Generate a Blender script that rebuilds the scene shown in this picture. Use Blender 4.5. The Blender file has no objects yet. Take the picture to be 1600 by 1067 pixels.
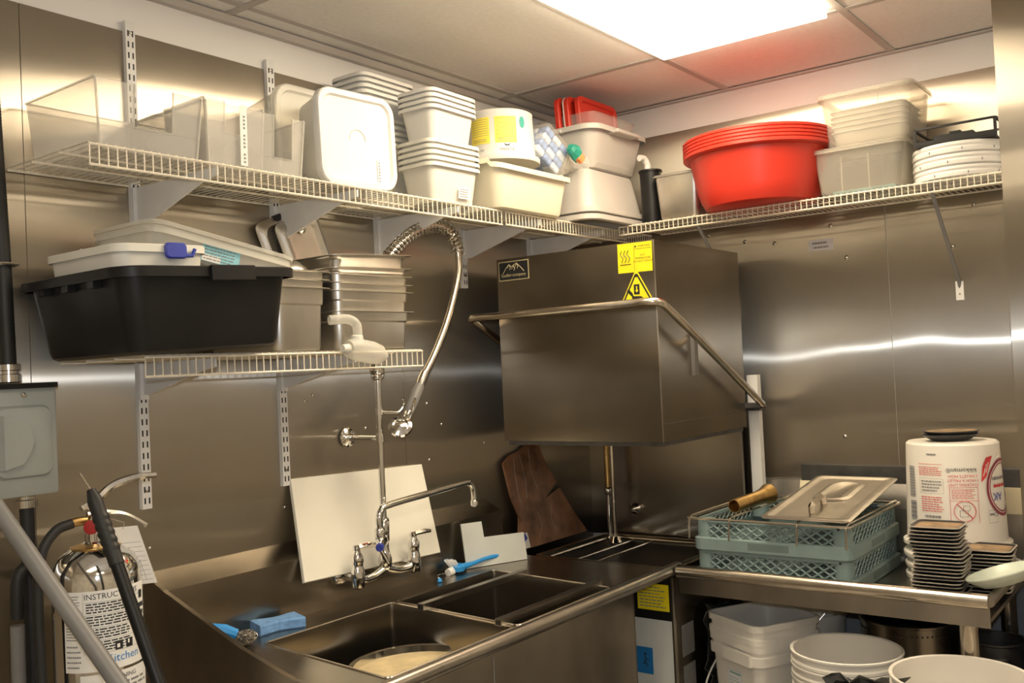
import bpy, bmesh, math, random
from mathutils import Matrix, Vector
random.seed(7)
PI = math.pi
S = bpy.context.scene
COL = S.collection

# ------------------------------------------------------------------ camera
CAM = Vector((-3.41, -2.20, 1.57))
RIGHT = Vector((0.60342584, -0.79602514, -0.04712989))
DOWN = Vector((-0.00713881, 0.053708, -0.99853117))
FWD = Vector((0.79738717, 0.60287596, 0.02672613))
cd = bpy.data.cameras.new('camera'); co = bpy.data.objects.new('camera', cd); COL.objects.link(co)
m3 = Matrix((RIGHT, -DOWN, -FWD)).transposed()
co.matrix_world = Matrix.Translation(CAM) @ m3.to_4x4()
cd.sensor_width = 36; cd.lens = 1495 / 1600 * 36; cd.clip_start = .01
S.camera = co
# ------------------------------------------------------------------ world, light, exposure
w = bpy.data.worlds.new('world'); S.world = w; w.use_nodes = True
w.node_tree.nodes['Background'].inputs[0].default_value = (.9, .85, .8, 1)
w.node_tree.nodes['Background'].inputs[1].default_value = .02
LAMP = 8.6            # ceiling troffer emission
FLASH = 5.0           # camera flash watts
fl = bpy.data.lights.new('camera_flash', 'AREA'); fl.shape = 'RECTANGLE'; fl.size = .05; fl.size_y = .025
fl.energy = FLASH; fl.color = (.86, .93, 1)
fo = bpy.data.objects.new('camera_flash', fl); COL.objects.link(fo)
fo.matrix_world = Matrix.Translation(CAM + Vector((0, 0, .085)) - FWD * .02) @ m3.to_4x4()
S.view_settings.view_transform = 'Standard'; S.view_settings.look = 'None'
S.view_settings.gamma = 1; S.view_settings.use_curve_mapping = False
S.view_settings.exposure = 0.90

# ------------------------------------------------------------------ materials
MT = {}
def nodes(name):
    m = bpy.data.materials.new(name); m.use_nodes = True; MT[name] = m
    nt = m.node_tree; return m, nt, nt.nodes['Principled BSDF'], nt.nodes['Material Output']
def setp(b, **k):
    for a, v in k.items():
        i = b.inputs[a.replace('_', ' ')]
        i.default_value = (*v, 1) if isinstance(v, tuple) and len(v) == 3 and i.type == 'RGBA' else v
def vary(nt, b, col, amt=.08, scale=6, detail=3, stretch=(1, 1, 1)):
    tc = nt.nodes.new('ShaderNodeTexCoord'); mp = nt.nodes.new('ShaderNodeMapping'); n = nt.nodes.new('ShaderNodeTexNoise')
    mp.inputs['Scale'].default_value = stretch
    n.inputs['Scale'].default_value = scale; n.inputs['Detail'].default_value = detail
    r = nt.nodes.new('ShaderNodeValToRGB')
    r.color_ramp.elements[0].position = .3; r.color_ramp.elements[1].position = .7
    r.color_ramp.elements[0].color = (*[c * (1 - amt) for c in col], 1)
    r.color_ramp.elements[1].color = (*[min(1, c * (1 + amt)) for c in col], 1)
    nt.links.new(tc.outputs['Object'], mp.inputs['Vector']); nt.links.new(mp.outputs['Vector'], n.inputs['Vector'])
    nt.links.new(n.outputs['Fac'], r.inputs['Fac']); nt.links.new(r.outputs['Color'], b.inputs['Base Color'])
    return n
def mat(name, col, rough=.5, metal=0., amt=.05, scale=8, bump=0., **k):
    m, nt, b, o = nodes(name)
    setp(b, Roughness=rough, Metallic=metal, **k)
    n = vary(nt, b, col, amt, scale)
    if bump:
        bp = nt.nodes.new('ShaderNodeBump'); bp.inputs['Strength'].default_value = bump; bp.inputs['Distance'].default_value = .002
        nt.links.new(n.outputs['Fac'], bp.inputs['Height']); nt.links.new(bp.outputs['Normal'], b.inputs['Normal'])
    return m
def steel(name, col=(.50, .475, .44), rough=.3, aniso=.75, warp=.12, grime=.16, scale=3., horiz=False, streak=0.):
    """brushed stainless: grain runs up the wall, so highlights spread sideways"""
    m, nt, b, o = nodes(name)
    setp(b, Metallic=1., Roughness=rough, Anisotropic=aniso)
    vary(nt, b, col, grime, scale, 5, (1, 1, .6))
    g = nt.nodes.new('ShaderNodeNewGeometry'); x = nt.nodes.new('ShaderNodeVectorMath'); x.operation = 'CROSS_PRODUCT'
    x.inputs[1].default_value = (.02, .03, 1) if not horiz else (.01, 1, .02)
    y = nt.nodes.new('ShaderNodeVectorMath'); y.operation = 'CROSS_PRODUCT'
    nt.links.new(g.outputs['True Normal'], x.inputs[0]); nt.links.new(g.outputs['True Normal'], y.inputs[0]); nt.links.new(x.outputs[0], y.inputs[1])
    nt.links.new(x.outputs[0], b.inputs['Tangent'])
    tc = nt.nodes.new('ShaderNodeTexCoord'); n = nt.nodes.new('ShaderNodeTexNoise'); n.inputs['Scale'].default_value = 2.3
    n.inputs['Detail'].default_value = 1.
    bp = nt.nodes.new('ShaderNodeBump'); bp.inputs['Strength'].default_value = warp; bp.inputs['Distance'].default_value = .03
    nt.links.new(tc.outputs['Object'], n.inputs['Vector']); nt.links.new(n.outputs['Fac'], bp.inputs['Height'])
    # brushed roughness
    mp = nt.nodes.new('ShaderNodeMapping'); mp.inputs['Scale'].default_value = (220, 220, 2) if not horiz else (220, 2, 220)
    n2 = nt.nodes.new('ShaderNodeTexNoise'); n2.inputs['Scale'].default_value = 1.; n2.inputs['Detail'].default_value = 2
    mr = nt.nodes.new('ShaderNodeMapRange'); mr.inputs['To Min'].default_value = rough * .985; mr.inputs['To Max'].default_value = rough * 1.015
    nt.links.new(tc.outputs['Object'], mp.inputs['Vector']); nt.links.new(mp.outputs['Vector'], n2.inputs['Vector'])
    nt.links.new(n2.outputs['Fac'], mr.inputs['Value']); nt.links.new(mr.outputs['Result'], b.inputs['Roughness'])
    nt.links.new(bp.outputs['Normal'], b.inputs['Normal'])
    if streak:   # fine polish lines: a second, much narrower lobe across the grain
        gl = nt.nodes.new('ShaderNodeBsdfAnisotropic'); gl.distribution = 'GGX'; gl.inputs['Roughness'].default_value = .17; gl.inputs['Anisotropy'].default_value = .90
        gl.inputs['Color'].default_value = (*col, 1)
        nt.links.new(y.outputs[0], gl.inputs['Tangent']); nt.links.new(bp.outputs['Normal'], gl.inputs['Normal'])
        mx = nt.nodes.new('ShaderNodeMixShader'); mx.inputs[0].default_value = streak
        nt.links.new(b.outputs[0], mx.inputs[1]); nt.links.new(gl.outputs[0], mx.inputs[2]); nt.links.new(mx.outputs[0], o.inputs[0])
    return m
def clear(name, col, opacity=.3, rough=.2):
    m, nt, b, o = nodes(name)
    setp(b, Roughness=rough); vary(nt, b, col, .05, 5)
    t = nt.nodes.new('ShaderNodeBsdfTransparent'); t.inputs[0].default_value = (*[.5 + .5 * c for c in col], 1)
    mx = nt.nodes.new('ShaderNodeMixShader')
    lw = nt.nodes.new('ShaderNodeLayerWeight'); lw.inputs['Blend'].default_value = .25
    mr = nt.nodes.new('ShaderNodeMapRange'); mr.inputs['To Min'].default_value = opacity; mr.inputs['To Max'].default_value = min(1, opacity + .30)
    nt.links.new(lw.outputs['Facing'], mr.inputs['Value']); nt.links.new(mr.outputs['Result'], mx.inputs[0])
    nt.links.new(t.outputs[0], mx.inputs[1]); nt.links.new(b.outputs[0], mx.inputs[2]); nt.links.new(mx.outputs[0], o.inputs[0])
    return m
def emit(name, col, s):
    m, nt, b, o = nodes(name); setp(b, Base_Color=(.9, .9, .9), Emission_Color=col, Emission_Strength=s); return m

steel('wall_steel', rough=.30, aniso=1., warp=.10, col=(.47, .425, .36), grime=.08, streak=.45)
steel('sink_steel', rough=.27, aniso=.5, warp=.05, col=(.33, .295, .245), grime=.2, scale=7)
steel('hood_steel', rough=.24, aniso=.6, warp=.06, col=(.30, .262, .21), grime=.2)
steel('pan_steel', rough=.34, aniso=.3, warp=.0, col=(.62, .59, .54), grime=.1, scale=12)
steel('table_steel', rough=.3, aniso=.3, warp=.03, col=(.42, .39, .35), grime=.2, scale=7)
mat('chrome', (.78, .77, .75), .09, 1., .04, 20)
mat('worn_chrome', (.62, .6, .56), .18, 1., .15, 30)
mat('tube_steel', (.66, .6, .52), .22, 1., .1, 20)
mat('bracket_steel', (.22, .21, .20), .5, .6, .1, 12)
mat('brass', (.6, .4, .16), .35, 1., .25, 30)
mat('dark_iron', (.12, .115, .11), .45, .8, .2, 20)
mat('paint_white', (.86, .84, .82), .6, 0, .03, 3)
mat('paint_dark', (.68, .65, .60), .6, 0, .2, 2)
mat('paint_lower', (.34, .35, .37), .6, 0, .12, 4)
mat('ceiling_tile', (.90, .87, .83), .85, 0, .03, 60, .15)
mat('grid_white', (.52, .48, .44), .5, 0, .05, 5)
mat('floor_tile', (.45, .41, .36), .55, 0, .25, 5, .2)
mat('wire_white', (.80, .73, .60), .42, 0, .12, 25)
mat('bracket_white', (.80, .79, .78), .45, 0, .05, 8)
mat('white_plastic', (.76, .745, .71), .42, 0, .03, 5, Subsurface_Weight=.0)
mat('milky_plastic', (.76, .74, .67), .4, 0, .04, 5)
mat('cream_plastic', (.80, .74, .58), .42, 0, .06, 5)
mat('grey_plastic', (.56, .53, .49), .45, 0, .05, 5)
mat('black_plastic', (.010, .010, .0105), .42, 0, .25, 12, .05, Specular_IOR_Level=.3)
mat('black_rubber', (.012, .012, .012), .55, 0, .25, 12)
mat('red_plastic', (.60, .035, .018), .38, 0, .06, 5)
mat('pail_white', (.82, .78, .71), .42, 0, .04, 6)
mat('board_white', (.82, .79, .70), .5, 0, .04, 4)
mat('panel_grey_white', (.62, .64, .62), .5, 0, .06, 6)
mat('box_grey', (.36, .385, .37), .5, 0, .06, 9)
mat('pvc_grey', (.19, .185, .18), .45, 0, .06, 9)
mat('rack_green', (.21, .29, .29), .5, 0, .1, 8)
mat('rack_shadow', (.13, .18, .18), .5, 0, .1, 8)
mat('sponge_blue', (.16, .33, .64), .9, 0, .18, 90, .5)
mat('brush_blue', (.03, .30, .75), .35, 0, .08, 8)
mat('bristle_white', (.85, .85, .85), .7, 0, .05, 30)
mat('scourer_metal', (.35, .32, .28), .4, .8, .3, 60)
mat('latch_blue', (.04, .06, .38), .4, 0, .08, 8)
mat('label_white', (.84, .83, .80), .5, 0, .03, 30)
mat('label_faint', (.80, .78, .80), .5, 0, .03, 30)
mat('label_cyan', (.30, .62, .72), .5, 0, .12, 30)
mat('label_yellow', (.90, .74, .02), .4, 0, .04, 20)
mat('tub_yellow', (.95, .80, .10), .5, 0, .04, 20)
mat('label_blue', (.02, .19, .50), .45, 0, .05, 20)
mat('label_grey', (.17, .17, .165), .5, 0, .1, 60)
mat('print_black', (.02, .02, .02), .5, 0, .1, 30)
mat('print_grey', (.22, .22, .23), .5, 0, .1, 30)
mat('print_red', (.60, .04, .04), .5, 0, .1, 30)
mat('print_maroon', (.26, .03, .05), .5, 0, .1, 30)
mat('print_green', (.03, .33, .28), .5, 0, .1, 30)
mat('print_blue', (.02, .22, .60), .5, 0, .1, 30)
mat('print_gold', (.55, .47, .28), .5, 0, .1, 30)
mat('foam_beige', (.62, .50, .29), .7, 0, .22, 14, .3)
mat('dish_black', (.022, .022, .024), .32, 0, .2, 14)
mat('dish_rim', (.42, .38, .33), .4, 0, .1, 14)
mat('dish_inside', (.30, .20, .11), .5, 0, .45, 30)
mat('plate_mint', (.66, .72, .62), .35, 0, .05, 10)
mat('wrap_blue', (.22, .34, .66), .5, 0, .3, 60)
mat('wrap_pale', (.62, .70, .86), .5, 0, .2, 60)
mat('bag_green', (.02, .27, .20), .4, 0, .2, 20)
mat('bag_orange', (.75, .28, .10), .4, 0, .3, 40)
mat('brown_board', (.25, .125, .07), .4, 0, .5, 14, .4)
mat('lit_splash_cream', (.78, .68, .46), .5, 0, .06, 9)
mat('gauge_red', (.36, .02, .02), .35, 0, .05, 9)
mat('paper', (.80, .77, .73), .7, 0, .04, 20)
mat('black_sheet', (.03, .03, .028), .3, 0, .4, 40, .6)
clear('clear_plastic', (.90, .88, .84), .21, .12)
clear('frosted_plastic', (.90, .88, .82), .34, .3)
clear('cloudy_plastic', (.82, .78, .70), .20, .3)
clear('wrap_clear', (.88, .86, .82), .11, .06)
emit('lamp_diffuser', (1., .84, .60), LAMP)
emit('added_diffuser_dim', (1., .84, .60), LAMP * .48)

# ------------------------------------------------------------------ mesh helpers
def rrect(wd, dp, r, z=0., n=4, cx=0., cy=0.):
    r = max(.0005, min(r, wd / 2 - .0004, dp / 2 - .0004)); L = []
    for sx, sy, a0 in ((1, 1, 0), (-1, 1, PI / 2), (-1, -1, PI), (1, -1, 1.5 * PI)):
        for i in range(n + 1):
            a = a0 + PI / 2 * i / n
            L.append((cx + sx * (wd / 2 - r) + r * math.cos(a), cy + sy * (dp / 2 - r) + r * math.sin(a), z))
    return L
class B:
    def __init__(s): s.v = []; s.f = []; s.T = None
    def add(s, v, f):
        o = len(s.v); s.v += [tuple(s.T @ Vector(p)) if s.T else tuple(p) for p in v]; s.f += [tuple(i + o for i in q) for q in f]; return s
    def box(s, x0, x1, y0, y1, z0, z1):
        v = [(x, y, z) for z in (z0, z1) for y in (y0, y1) for x in (x0, x1)]
        return s.add(v, [(0, 2, 3, 1), (4, 5, 7, 6), (0, 1, 5, 4), (2, 6, 7, 3), (0, 4, 6, 2), (1, 3, 7, 5)])
    def loft(s, loops, a=True, b=True, closed=False):
        n = len(loops[0]); v = [p for l in loops for p in l]; f = []
        m = len(loops)
        for k in range(m if closed else m - 1):
            k2 = (k + 1) % m
            for i in range(n):
                j = (i + 1) % n; f.append((k * n + i, k * n + j, k2 * n + j, k2 * n + i))
        if not closed:
            if a: f.append(tuple(range(n))[::-1])
            if b: f.append(tuple((m - 1) * n + i for i in range(n)))
        return s.add(v, f)
    def rbox(s, wd, dp, h, r=.01, bev=.003, z=0., cx=0., cy=0., n=4):
        q = lambda i, zz: rrect(wd - 2 * i, dp - 2 * i, r - i, zz, n, cx, cy)
        return s.loft([q(bev, z), q(0, z + bev), q(0, z + h - bev), q(bev, z + h)])
    def tub(s, wd, dp, h, tp=.02, r=.03, t=.003, rw=.01, rh=.006, bev=.008, cx=0, cy=0, z=0, n=4, lip=0):
        q = lambda i, zz, rr=None: rrect(wd - 2 * i, dp - 2 * i, max(.002, (rr or r) - i * .5), z + zz, n, cx, cy)
        L = [q(tp + bev, 0), q(tp + bev * .3, bev * .3), q(tp, bev), q(0, h - rh)]
        if lip: L += [q(-rw + t, h - rh), q(-rw + t, h - rh - lip), q(-rw, h - rh - lip)]
        L += [q(-rw, h - rh), q(-rw, h - rh * .3), q(-rw + rh * .3, h), q(t, h), q(tp + t, bev + t), q(tp + bev + t, t)]
        return s.loft(L)
    def lathe(s, prof, n=24, cx=0, cy=0, cap=True, sx=1, sy=1):
        loops = [[(cx + sx * r * math.cos(2 * PI * i / n), cy + sy * r * math.sin(2 * PI * i / n), z) for i in range(n)] for r, z in prof]
        return s.loft(loops, cap, cap)
    def tube(s, pts, r, n=8, closed=False, cap=True):
        P = [Vector(p) for p in pts]; m = len(P); rs = r if isinstance(r, (list, tuple)) else [r] * m
        u = None; loops = []
        for i in range(m):
            if closed: t = (P[(i + 1) % m] - P[i - 1]).normalized()
            else: t = (P[min(i + 1, m - 1)] - P[max(i - 1, 0)]).normalized()
            if u is None:
                u = t.cross(Vector((0, 0, 1)))
                if u.length < .1: u = t.cross(Vector((1, 0, 0)))
            else: u = u - t * u.dot(t)
            u.normalize(); vv = t.cross(u)
            loops.append([tuple(P[i] + rs[i] * (math.cos(2 * PI * k / n) * u + math.sin(2 * PI * k / n) * vv)) for k in range(n)])
        return s.loft(loops, cap, cap, closed)
    def prism(s, poly, M, t):
        """polygon in a plane given by matrix M (x right, y up), extruded t along +z of M"""
        n = len(poly)
        v = [tuple(M @ Vector((x, y, 0))) for x, y in poly] + [tuple(M @ Vector((x, y, t))) for x, y in poly]
        f = [tuple(range(n))[::-1], tuple(range(n, 2 * n))] + [(i, (i + 1) % n, n + (i + 1) % n, n + i) for i in range(n)]
        return s.add(v, f)
    def mesh(s, name, mt, smooth=True):
        me = bpy.data.meshes.new(name); me.from_pydata(s.v, [], s.f)
        bm = bmesh.new(); bm.from_mesh(me); bmesh.ops.recalc_face_normals(bm, faces=bm.faces); bm.to_mesh(me); bm.free()
        me.materials.append(MT[mt])
        if smooth:
            me.polygons.foreach_set('use_smooth', [True] * len(me.polygons)); me.set_sharp_from_angle(angle=math.radians(38))
        me.update(); return me
    def obj(s, name, mt, parent=None, smooth=True, label=None):
        return link(name, s.mesh(name, mt, smooth), parent, label)
def link(name, me, parent=None, label=None):
    o = bpy.data.objects.new(name, me); COL.objects.link(o)
    if parent: o.parent = parent
    if label: o['label'] = label
    return o
def tag(o, label, cat, group=None):
    o['label'] = label; o['category'] = cat
    if group: o['group'] = group
    return o
def thing(name, label, cat, loc=(0, 0, 0), rot=(0, 0, 0), group=None):
    o = bpy.data.objects.new(name, None); COL.objects.link(o); o.location = loc; o.rotation_euler = rot; o.empty_display_size = .05
    return tag(o, label, cat, group)
def struct(o): o['kind'] = 'structure'; return o
def dup(src, loc, rot=None, label=None):
    r = src.copy(); COL.objects.link(r); r.location = loc
    if rot is not None: r.rotation_euler = rot
    if label: r['label'] = label
    for c in list(src.children):
        k = c.copy(); COL.objects.link(k); k.parent = r
        for g in list(c.children):
            q = g.copy(); COL.objects.link(q); q.parent = k
    return r
def frame(o, right, up):
    r = Vector(right).normalized(); u = Vector(up).normalized(); n = r.cross(u)
    M = Matrix((r, u, n)).transposed().to_4x4(); M.translation = Vector(o); return M
FACE_B = ((0, -1, 0), (0, 0, 1))     # surfaces that look along -X (like the right wall)
FACE_A = ((1, 0, 0), (0, 0, 1))      # surfaces that look along -Y (like the left wall)
def spline(pts, k=8):
    P = [Vector(p) for p in pts]; P = [P[0] * 2 - P[1]] + P + [P[-1] * 2 - P[-2]]; out = []
    for i in range(1, len(P) - 2):
        for j in range(k):
            t = j / k; a, b, c, d = P[i - 1:i + 3]
            out.append(.5 * ((2 * b) + (c - a) * t + (2 * a - 5 * b + 4 * c - d) * t * t + (3 * b - a - 3 * c + d) * t ** 3))
    return out + [P[-2]]
def resample(P, step):
    out = [P[0]]; acc = 0
    for a, b in zip(P, P[1:]):
        d = (b - a).length
        while acc + d >= step:
            a = a + (b - a) * ((step - acc) / d); d = (b - a).length; out.append(a); acc = 0
        acc += d
    return out
def helix(P, R, per=8, pitch=.01):
    P = resample(P, pitch / per); u = None; out = []
    for i in range(len(P) - 1):
        t = (P[i + 1] - P[i]).normalized()
        if u is None: u = t.cross(Vector((0, 1, 0))).normalized()
        u = (u - t * u.dot(t)).normalized(); v = t.cross(u); a = 2 * PI * i / per
        out.append(P[i] + R * (math.cos(a) * u + math.sin(a) * v))
    return out
def text_vf(s, size, align='CENTER', space=1.):
    c = bpy.data.curves.new('lettering', 'FONT'); c.body = s; c.size = size; c.align_x = align; c.align_y = 'CENTER'; c.space_line = space
    c.resolution_u = 2
    o = bpy.data.objects.new('lettering', c); me = bpy.data.meshes.new_from_object(o)
    v = [tuple(p.co) for p in me.vertices]; f = [tuple(p.vertices) for p in me.polygons]
    bpy.data.objects.remove(o); bpy.data.curves.remove(c); bpy.data.meshes.remove(me); return v, f
def text(s, size, M, mt, parent, align='CENTER', bend=None, flip=False, space=1., name='lettering'):
    v, f = text_vf(s, size, align, space)
    if flip: v = [(-x, -y, z) for x, y, z in v]
    b = B(); b.add([bend(x, y) for x, y, z in v] if bend else [tuple(M @ Vector(p)) for p in v], f)
    return b.obj(name, mt, parent, False)
def rects(R, M, mt, parent, name='printed_lines', bend=None, t=.0003):
    """flat printed blocks, each (x0,x1,y0,y1)"""
    b = B()
    for x0, x1, y0, y1 in R:
        if bend:
            n = max(2, int((x1 - x0) / .008)); v = [bend(x0 + (x1 - x0) * i / n, y) for y in (y0, y1) for i in range(n + 1)]
            b.add(v, [(i, i + 1, n + 2 + i, n + 1 + i) for i in range(n)])
        else:
            b.add([tuple(M @ Vector(p)) for p in ((x0, y0, t), (x1, y0, t), (x1, y1, t), (x0, y1, t))], [(0, 1, 2, 3)])
    return b.obj(name, mt, parent, False)
def words(x0, x1, y0, y1, rows, rnd, fill=.5, ragged=.25):
    R = []; ph = (y1 - y0) / rows
    for k in range(rows):
        y = y1 - (k + .5) * ph; x = x0; end = x1 - (x1 - x0) * rnd.random() * ragged
        while x < end:
            wd = (.04 + .09 * rnd.random()) * (x1 - x0) * 1.3; e = min(end, x + wd)
            R.append((x, e, y - ph * fill / 2, y + ph * fill / 2)); x = e + .025 * (x1 - x0)
    return R
def sticker(wd, h, M, mt, parent, name='sticker', t=.0006, label=None):
    b = B(); b.prism([(-wd / 2, -h / 2), (wd / 2, -h / 2), (wd / 2, h / 2), (-wd / 2, h / 2)], M, t)
    return b.obj(name, mt, parent, False, label)
def off(M, z): return M @ Matrix.Translation((0, 0, z))

# ------------------------------------------------------------------ the room
CEIL = 2.585
XL, YB = -5.2, -4.6
def wallpart(name, b, mt, parent, label=None): return b.obj(name, mt, parent, False, label)
fl_ = struct(B().box(XL, .1, YB, .1, -.1, -.004).obj('floor', 'floor_tile', None, False)); fl_['label'] = 'plain kitchen floor'
wl = struct(B().box(XL, .1, 0, .1, 0, CEIL).obj('wall_left', 'paint_white', None, False)); wl['label'] = 'white painted wall clad in stainless steel panels behind the sink'
for x0, x1 in ((XL, -2.332), (-2.330, -1.112), (-1.110, -.002)):
    B().box(x0, x1, -.004, 0, .0, 2.463).obj('steel_panel', 'wall_steel', wl, False)
wr = struct(B().box(0, .1, -2.6, 0, 0, CEIL).obj('wall_right', 'paint_white', None, False)); wr['label'] = 'white painted wall clad in stainless steel panels above the dish table'
for y0, y1 in ((-1.258, -.005), (-2.5, -1.260)):
    B().box(-.004, 0, y0, y1, .86, 2.466).obj('steel_panel', 'wall_steel', wr, False)
B().box(-.003, 0, -2.5, -.005, .0, .858).obj('lower_panel', 'paint_lower', wr, False)
def screw(M, r, parent):
    b = B(); b.T = M; b.lathe([(r * 1.0, 0), (r * .9, .0015), (r * .55, .0035), (r * .1, .0042)], 10)
    return b.obj('screw', 'worn_chrome', parent)
for y, z in ((-.86, 1.98), (-1.12, 1.90), (-1.47, 1.90), (-.60, 2.04), (-1.07, 2.02), (-1.54, 2.03), (-1.08, 1.27), (-.745, 2.0)):
    screw(frame((-.004, y, z), *FACE_B), .008, wr)
for x, z in ((-1.62, 1.20), (-2.05, 1.16), (-1.50, 1.515), (-1.53, 1.50), (-1.0, 1.46), (-1.0, 1.27), (-.93, 1.385), (-1.02, 1.53), (-.70, 1.30), (-1.29, 1.40), (-2.2, 1.9), (-2.27, 2.13)):
    screw(frame((x, -.004, z), *FACE_A), .006, wl)
# pillar at the end of the right wall, steel faced
pl = struct(B().box(-.42, 0, -2.6, -1.70, 0, CEIL).obj('wall_end', 'paint_white', None, False)); pl['label'] = 'stainless steel clad wall end beside the shelf'
B().box(-.424, -.42, -2.6, -1.698, .0, CEIL - .002).obj('steel_panel', 'wall_steel', pl, False)
# walls behind the camera
wb = struct(B().box(XL - .1, XL, YB, .1, 0, CEIL).obj('wall_back', 'paint_dark', None, False)); wb['label'] = 'plain wall behind the camera'
wf = struct(B().box(XL, .1, YB - .1, YB, 0, CEIL).obj('wall_front', 'paint_dark', None, False)); wf['label'] = 'plain wall across the kitchen'
we = struct(B().box(.0, .1, YB, -2.6, 0, CEIL).obj('wall_side', 'paint_dark', None, False)); we['label'] = 'plain wall past the steel wall end'
# ceiling: slab, tiles, grid bars
ce = struct(B().box(XL, .1, YB, .1, CEIL + .05, CEIL + .15).obj('ceiling', 'paint_white', None, False)); ce['label'] = 'suspended ceiling of pale tiles'
gx = [-6.64, -5.42, -4.20, -2.98, -1.76, -.54, .0]; gy = [-4.977, -4.367, -3.757, -3.147, -2.537, -1.927, -1.317, -.707, -.097, .0]
gx[0] = XL; gx[1] = XL
LIGHTS = {(4, 6), (4, 3), (2, 5), (2, 2)}
tile_cache = {}
for i in range(len(gx) - 1):
    for j in range(len(gy) - 1):
        x0, x1, y0, y1 = gx[i], gx[i + 1], max(YB, gy[j]), gy[j + 1]
        if x1 - x0 < .02 or y1 - y0 < .02 or (i, j) in LIGHTS: continue
        key = (round(x1 - x0, 3), round(y1 - y0, 3))
        if key not in tile_cache: tile_cache[key] = B().box(.002, x1 - x0 - .002, .002, y1 - y0 - .002, 0, .016).mesh('tile', 'ceiling_tile', False)
        t = link('tile', tile_cache[key], ce); t.location = (x0, y0, CEIL + .004)
for x in gx[1:-1]:
    if x > XL: B().box(x - .012, x + .012, YB, 0, CEIL - .001, CEIL + .006).obj('grid_bar', 'grid_white', ce, False)
for i in range(1, len(gx) - 1):
    for y in gy[1:-1]:
        B().box(gx[i] + .013, gx[i + 1] - .013, y - .012, y + .012, CEIL - .001, CEIL + .006).obj('grid_bar', 'grid_white', ce, False)
B().box(XL, 0, -.022, 0, CEIL - .022, CEIL).obj('wall_angle', 'grid_white', ce, False)
B().box(-.022, 0, -1.7, -.022, CEIL - .006, CEIL).obj('wall_angle', 'grid_white', ce, False)
for n_, (i, j) in enumerate(((4, 6), (4, 3), (2, 5), (2, 2))):  # first troffer is seen; the other three are added to brighten the room
    x0, x1, y0, y1 = gx[i] + .014, gx[i + 1] - .014, gy[j] + .014, gy[j + 1] - .014
    t = thing('ceiling_light', ('glowing fluorescent ceiling troffer above the red bowls', 'unseen fluorescent troffer added to brighten the room, past the steel wall end', 'unseen fluorescent troffer added to brighten the room, further back in the kitchen', 'unseen fluorescent troffer added to brighten the room, at the far side of the kitchen')[n_], 'light', ((x0 + x1) / 2, (y0 + y1) / 2, CEIL + .002))
    wd, dp = x1 - x0, y1 - y0
    fb = B()
    for a in ((-wd / 2, wd / 2, -dp / 2, -dp / 2 + .02), (-wd / 2, wd / 2, dp / 2 - .02, dp / 2), (-wd / 2, -wd / 2 + .02, -dp / 2 + .02, dp / 2 - .02), (wd / 2 - .02, wd / 2, -dp / 2 + .02, dp / 2 - .02)):
        fb.box(*a, 0, .03)
    fb.obj('frame', 'grid_white', t, False)
    B().box(-wd / 2 + .02, wd / 2 - .02, -dp / 2 + .02, dp / 2 - .02, -.026, .012).obj('diffuser', 'lamp_diffuser' if n_ == 0 else 'added_diffuser_dim', t, False)  # diffuser hangs below the ceiling so its sides spill light on the tiles
    B().box(-wd / 2, wd / 2, -dp / 2, dp / 2, .03, .04).obj('housing', 'grid_white', t, False)

# ------------------------------------------------------------------ shelves
SZ = 2.072; LZ = 1.632
def wire_shelf(label, loc, rz, length, depth, lip, pitch, nrod=2):
    t = thing('wire_shelf', label, 'shelf', loc, (0, 0, rz), 'white wire shelves on the walls')
    wm = B().tube([(0, -.004, 0), (0, -depth + .004, 0), (0, -depth, -.004), (0, -depth, -lip)], .0017, 5).mesh('cross_wire', 'wire_white')
    n = int(length / pitch)
    for i in range(n + 1):
        o = link('cross_wire', wm, t); o.location = (i * length / n, 0, 0)
    rm = B().tube([(-.002, 0, 0), (length + .002, 0, 0)], .003, 6).mesh('rod', 'wire_white')
    for y, z in [(-.006, -.004), (-depth, -.0042), (-depth, -lip)] + [(-depth * (k + 1) / (nrod + 1), -.004) for k in range(nrod)]:
        o = link('rod', rm, t); o.location = (0, y, z)
    return t
wire_shelf('long white wire shelf under the clear bins and white tubs', (-2.37, -.004, SZ), 0, 1.375, .352, .047, .0205)
wire_shelf('short white wire shelf under the cream tub and grey bus tubs', (-.972, -.004, SZ), 0, .955, .352, .045, .0175)
wire_shelf('white wire shelf on the right wall under the red bowls', (-.004, -.40, SZ), -PI / 2, 1.285, .335, .034, .0185)
wire_shelf('low white wire shelf under the black bus tub', (-2.262, -.004, LZ), 0, .865, .352, .046, .0205)

STD_M = {}
def standard(x, z0, z1, label):
    h = z1 - z0
    t = thing('shelf_standard', label, 'shelf standard', (x, 0, z0), group='slotted shelf standards on the steel wall')
    B().box(-.013, .013, -.018, -.0045, 0, h).obj('channel', 'bracket_white', t, False)
    if 'slot' not in STD_M: STD_M['slot'] = B().box(-.002, .002, -.0186, -.0178, -.0075, .0075).mesh('slot', 'print_black', False)
    k = 0
    z = .02
    while z < h - .01:
        for dx in (-.006, .006):
            o = link('slot', STD_M['slot'], t); o.location = (dx, 0, z)
        z += .028
    for zz in (.045, h - .03):
        b = B(); b.T = frame((0, -.018, zz), *FACE_A); b.lathe([(.005, 0), (.004, .002), (.001, .003)], 8); b.obj('screw', 'worn_chrome', t)
standard(-2.06, 1.26, 2.488, 'slotted white shelf standard running down beside the extinguisher tag')
standard(-1.62, 1.262, 2.49, 'slotted white shelf standard ending beside the white cutting board')
standard(-1.205, 1.87, 2.46, 'short slotted shelf standard behind the spray hose spring')
standard(-.782, 1.86, 2.46, 'short slotted shelf standard left of the dishwasher hood')
standard(-.37, 1.96, 2.46, 'short slotted shelf standard behind the grey bus tubs')
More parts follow.
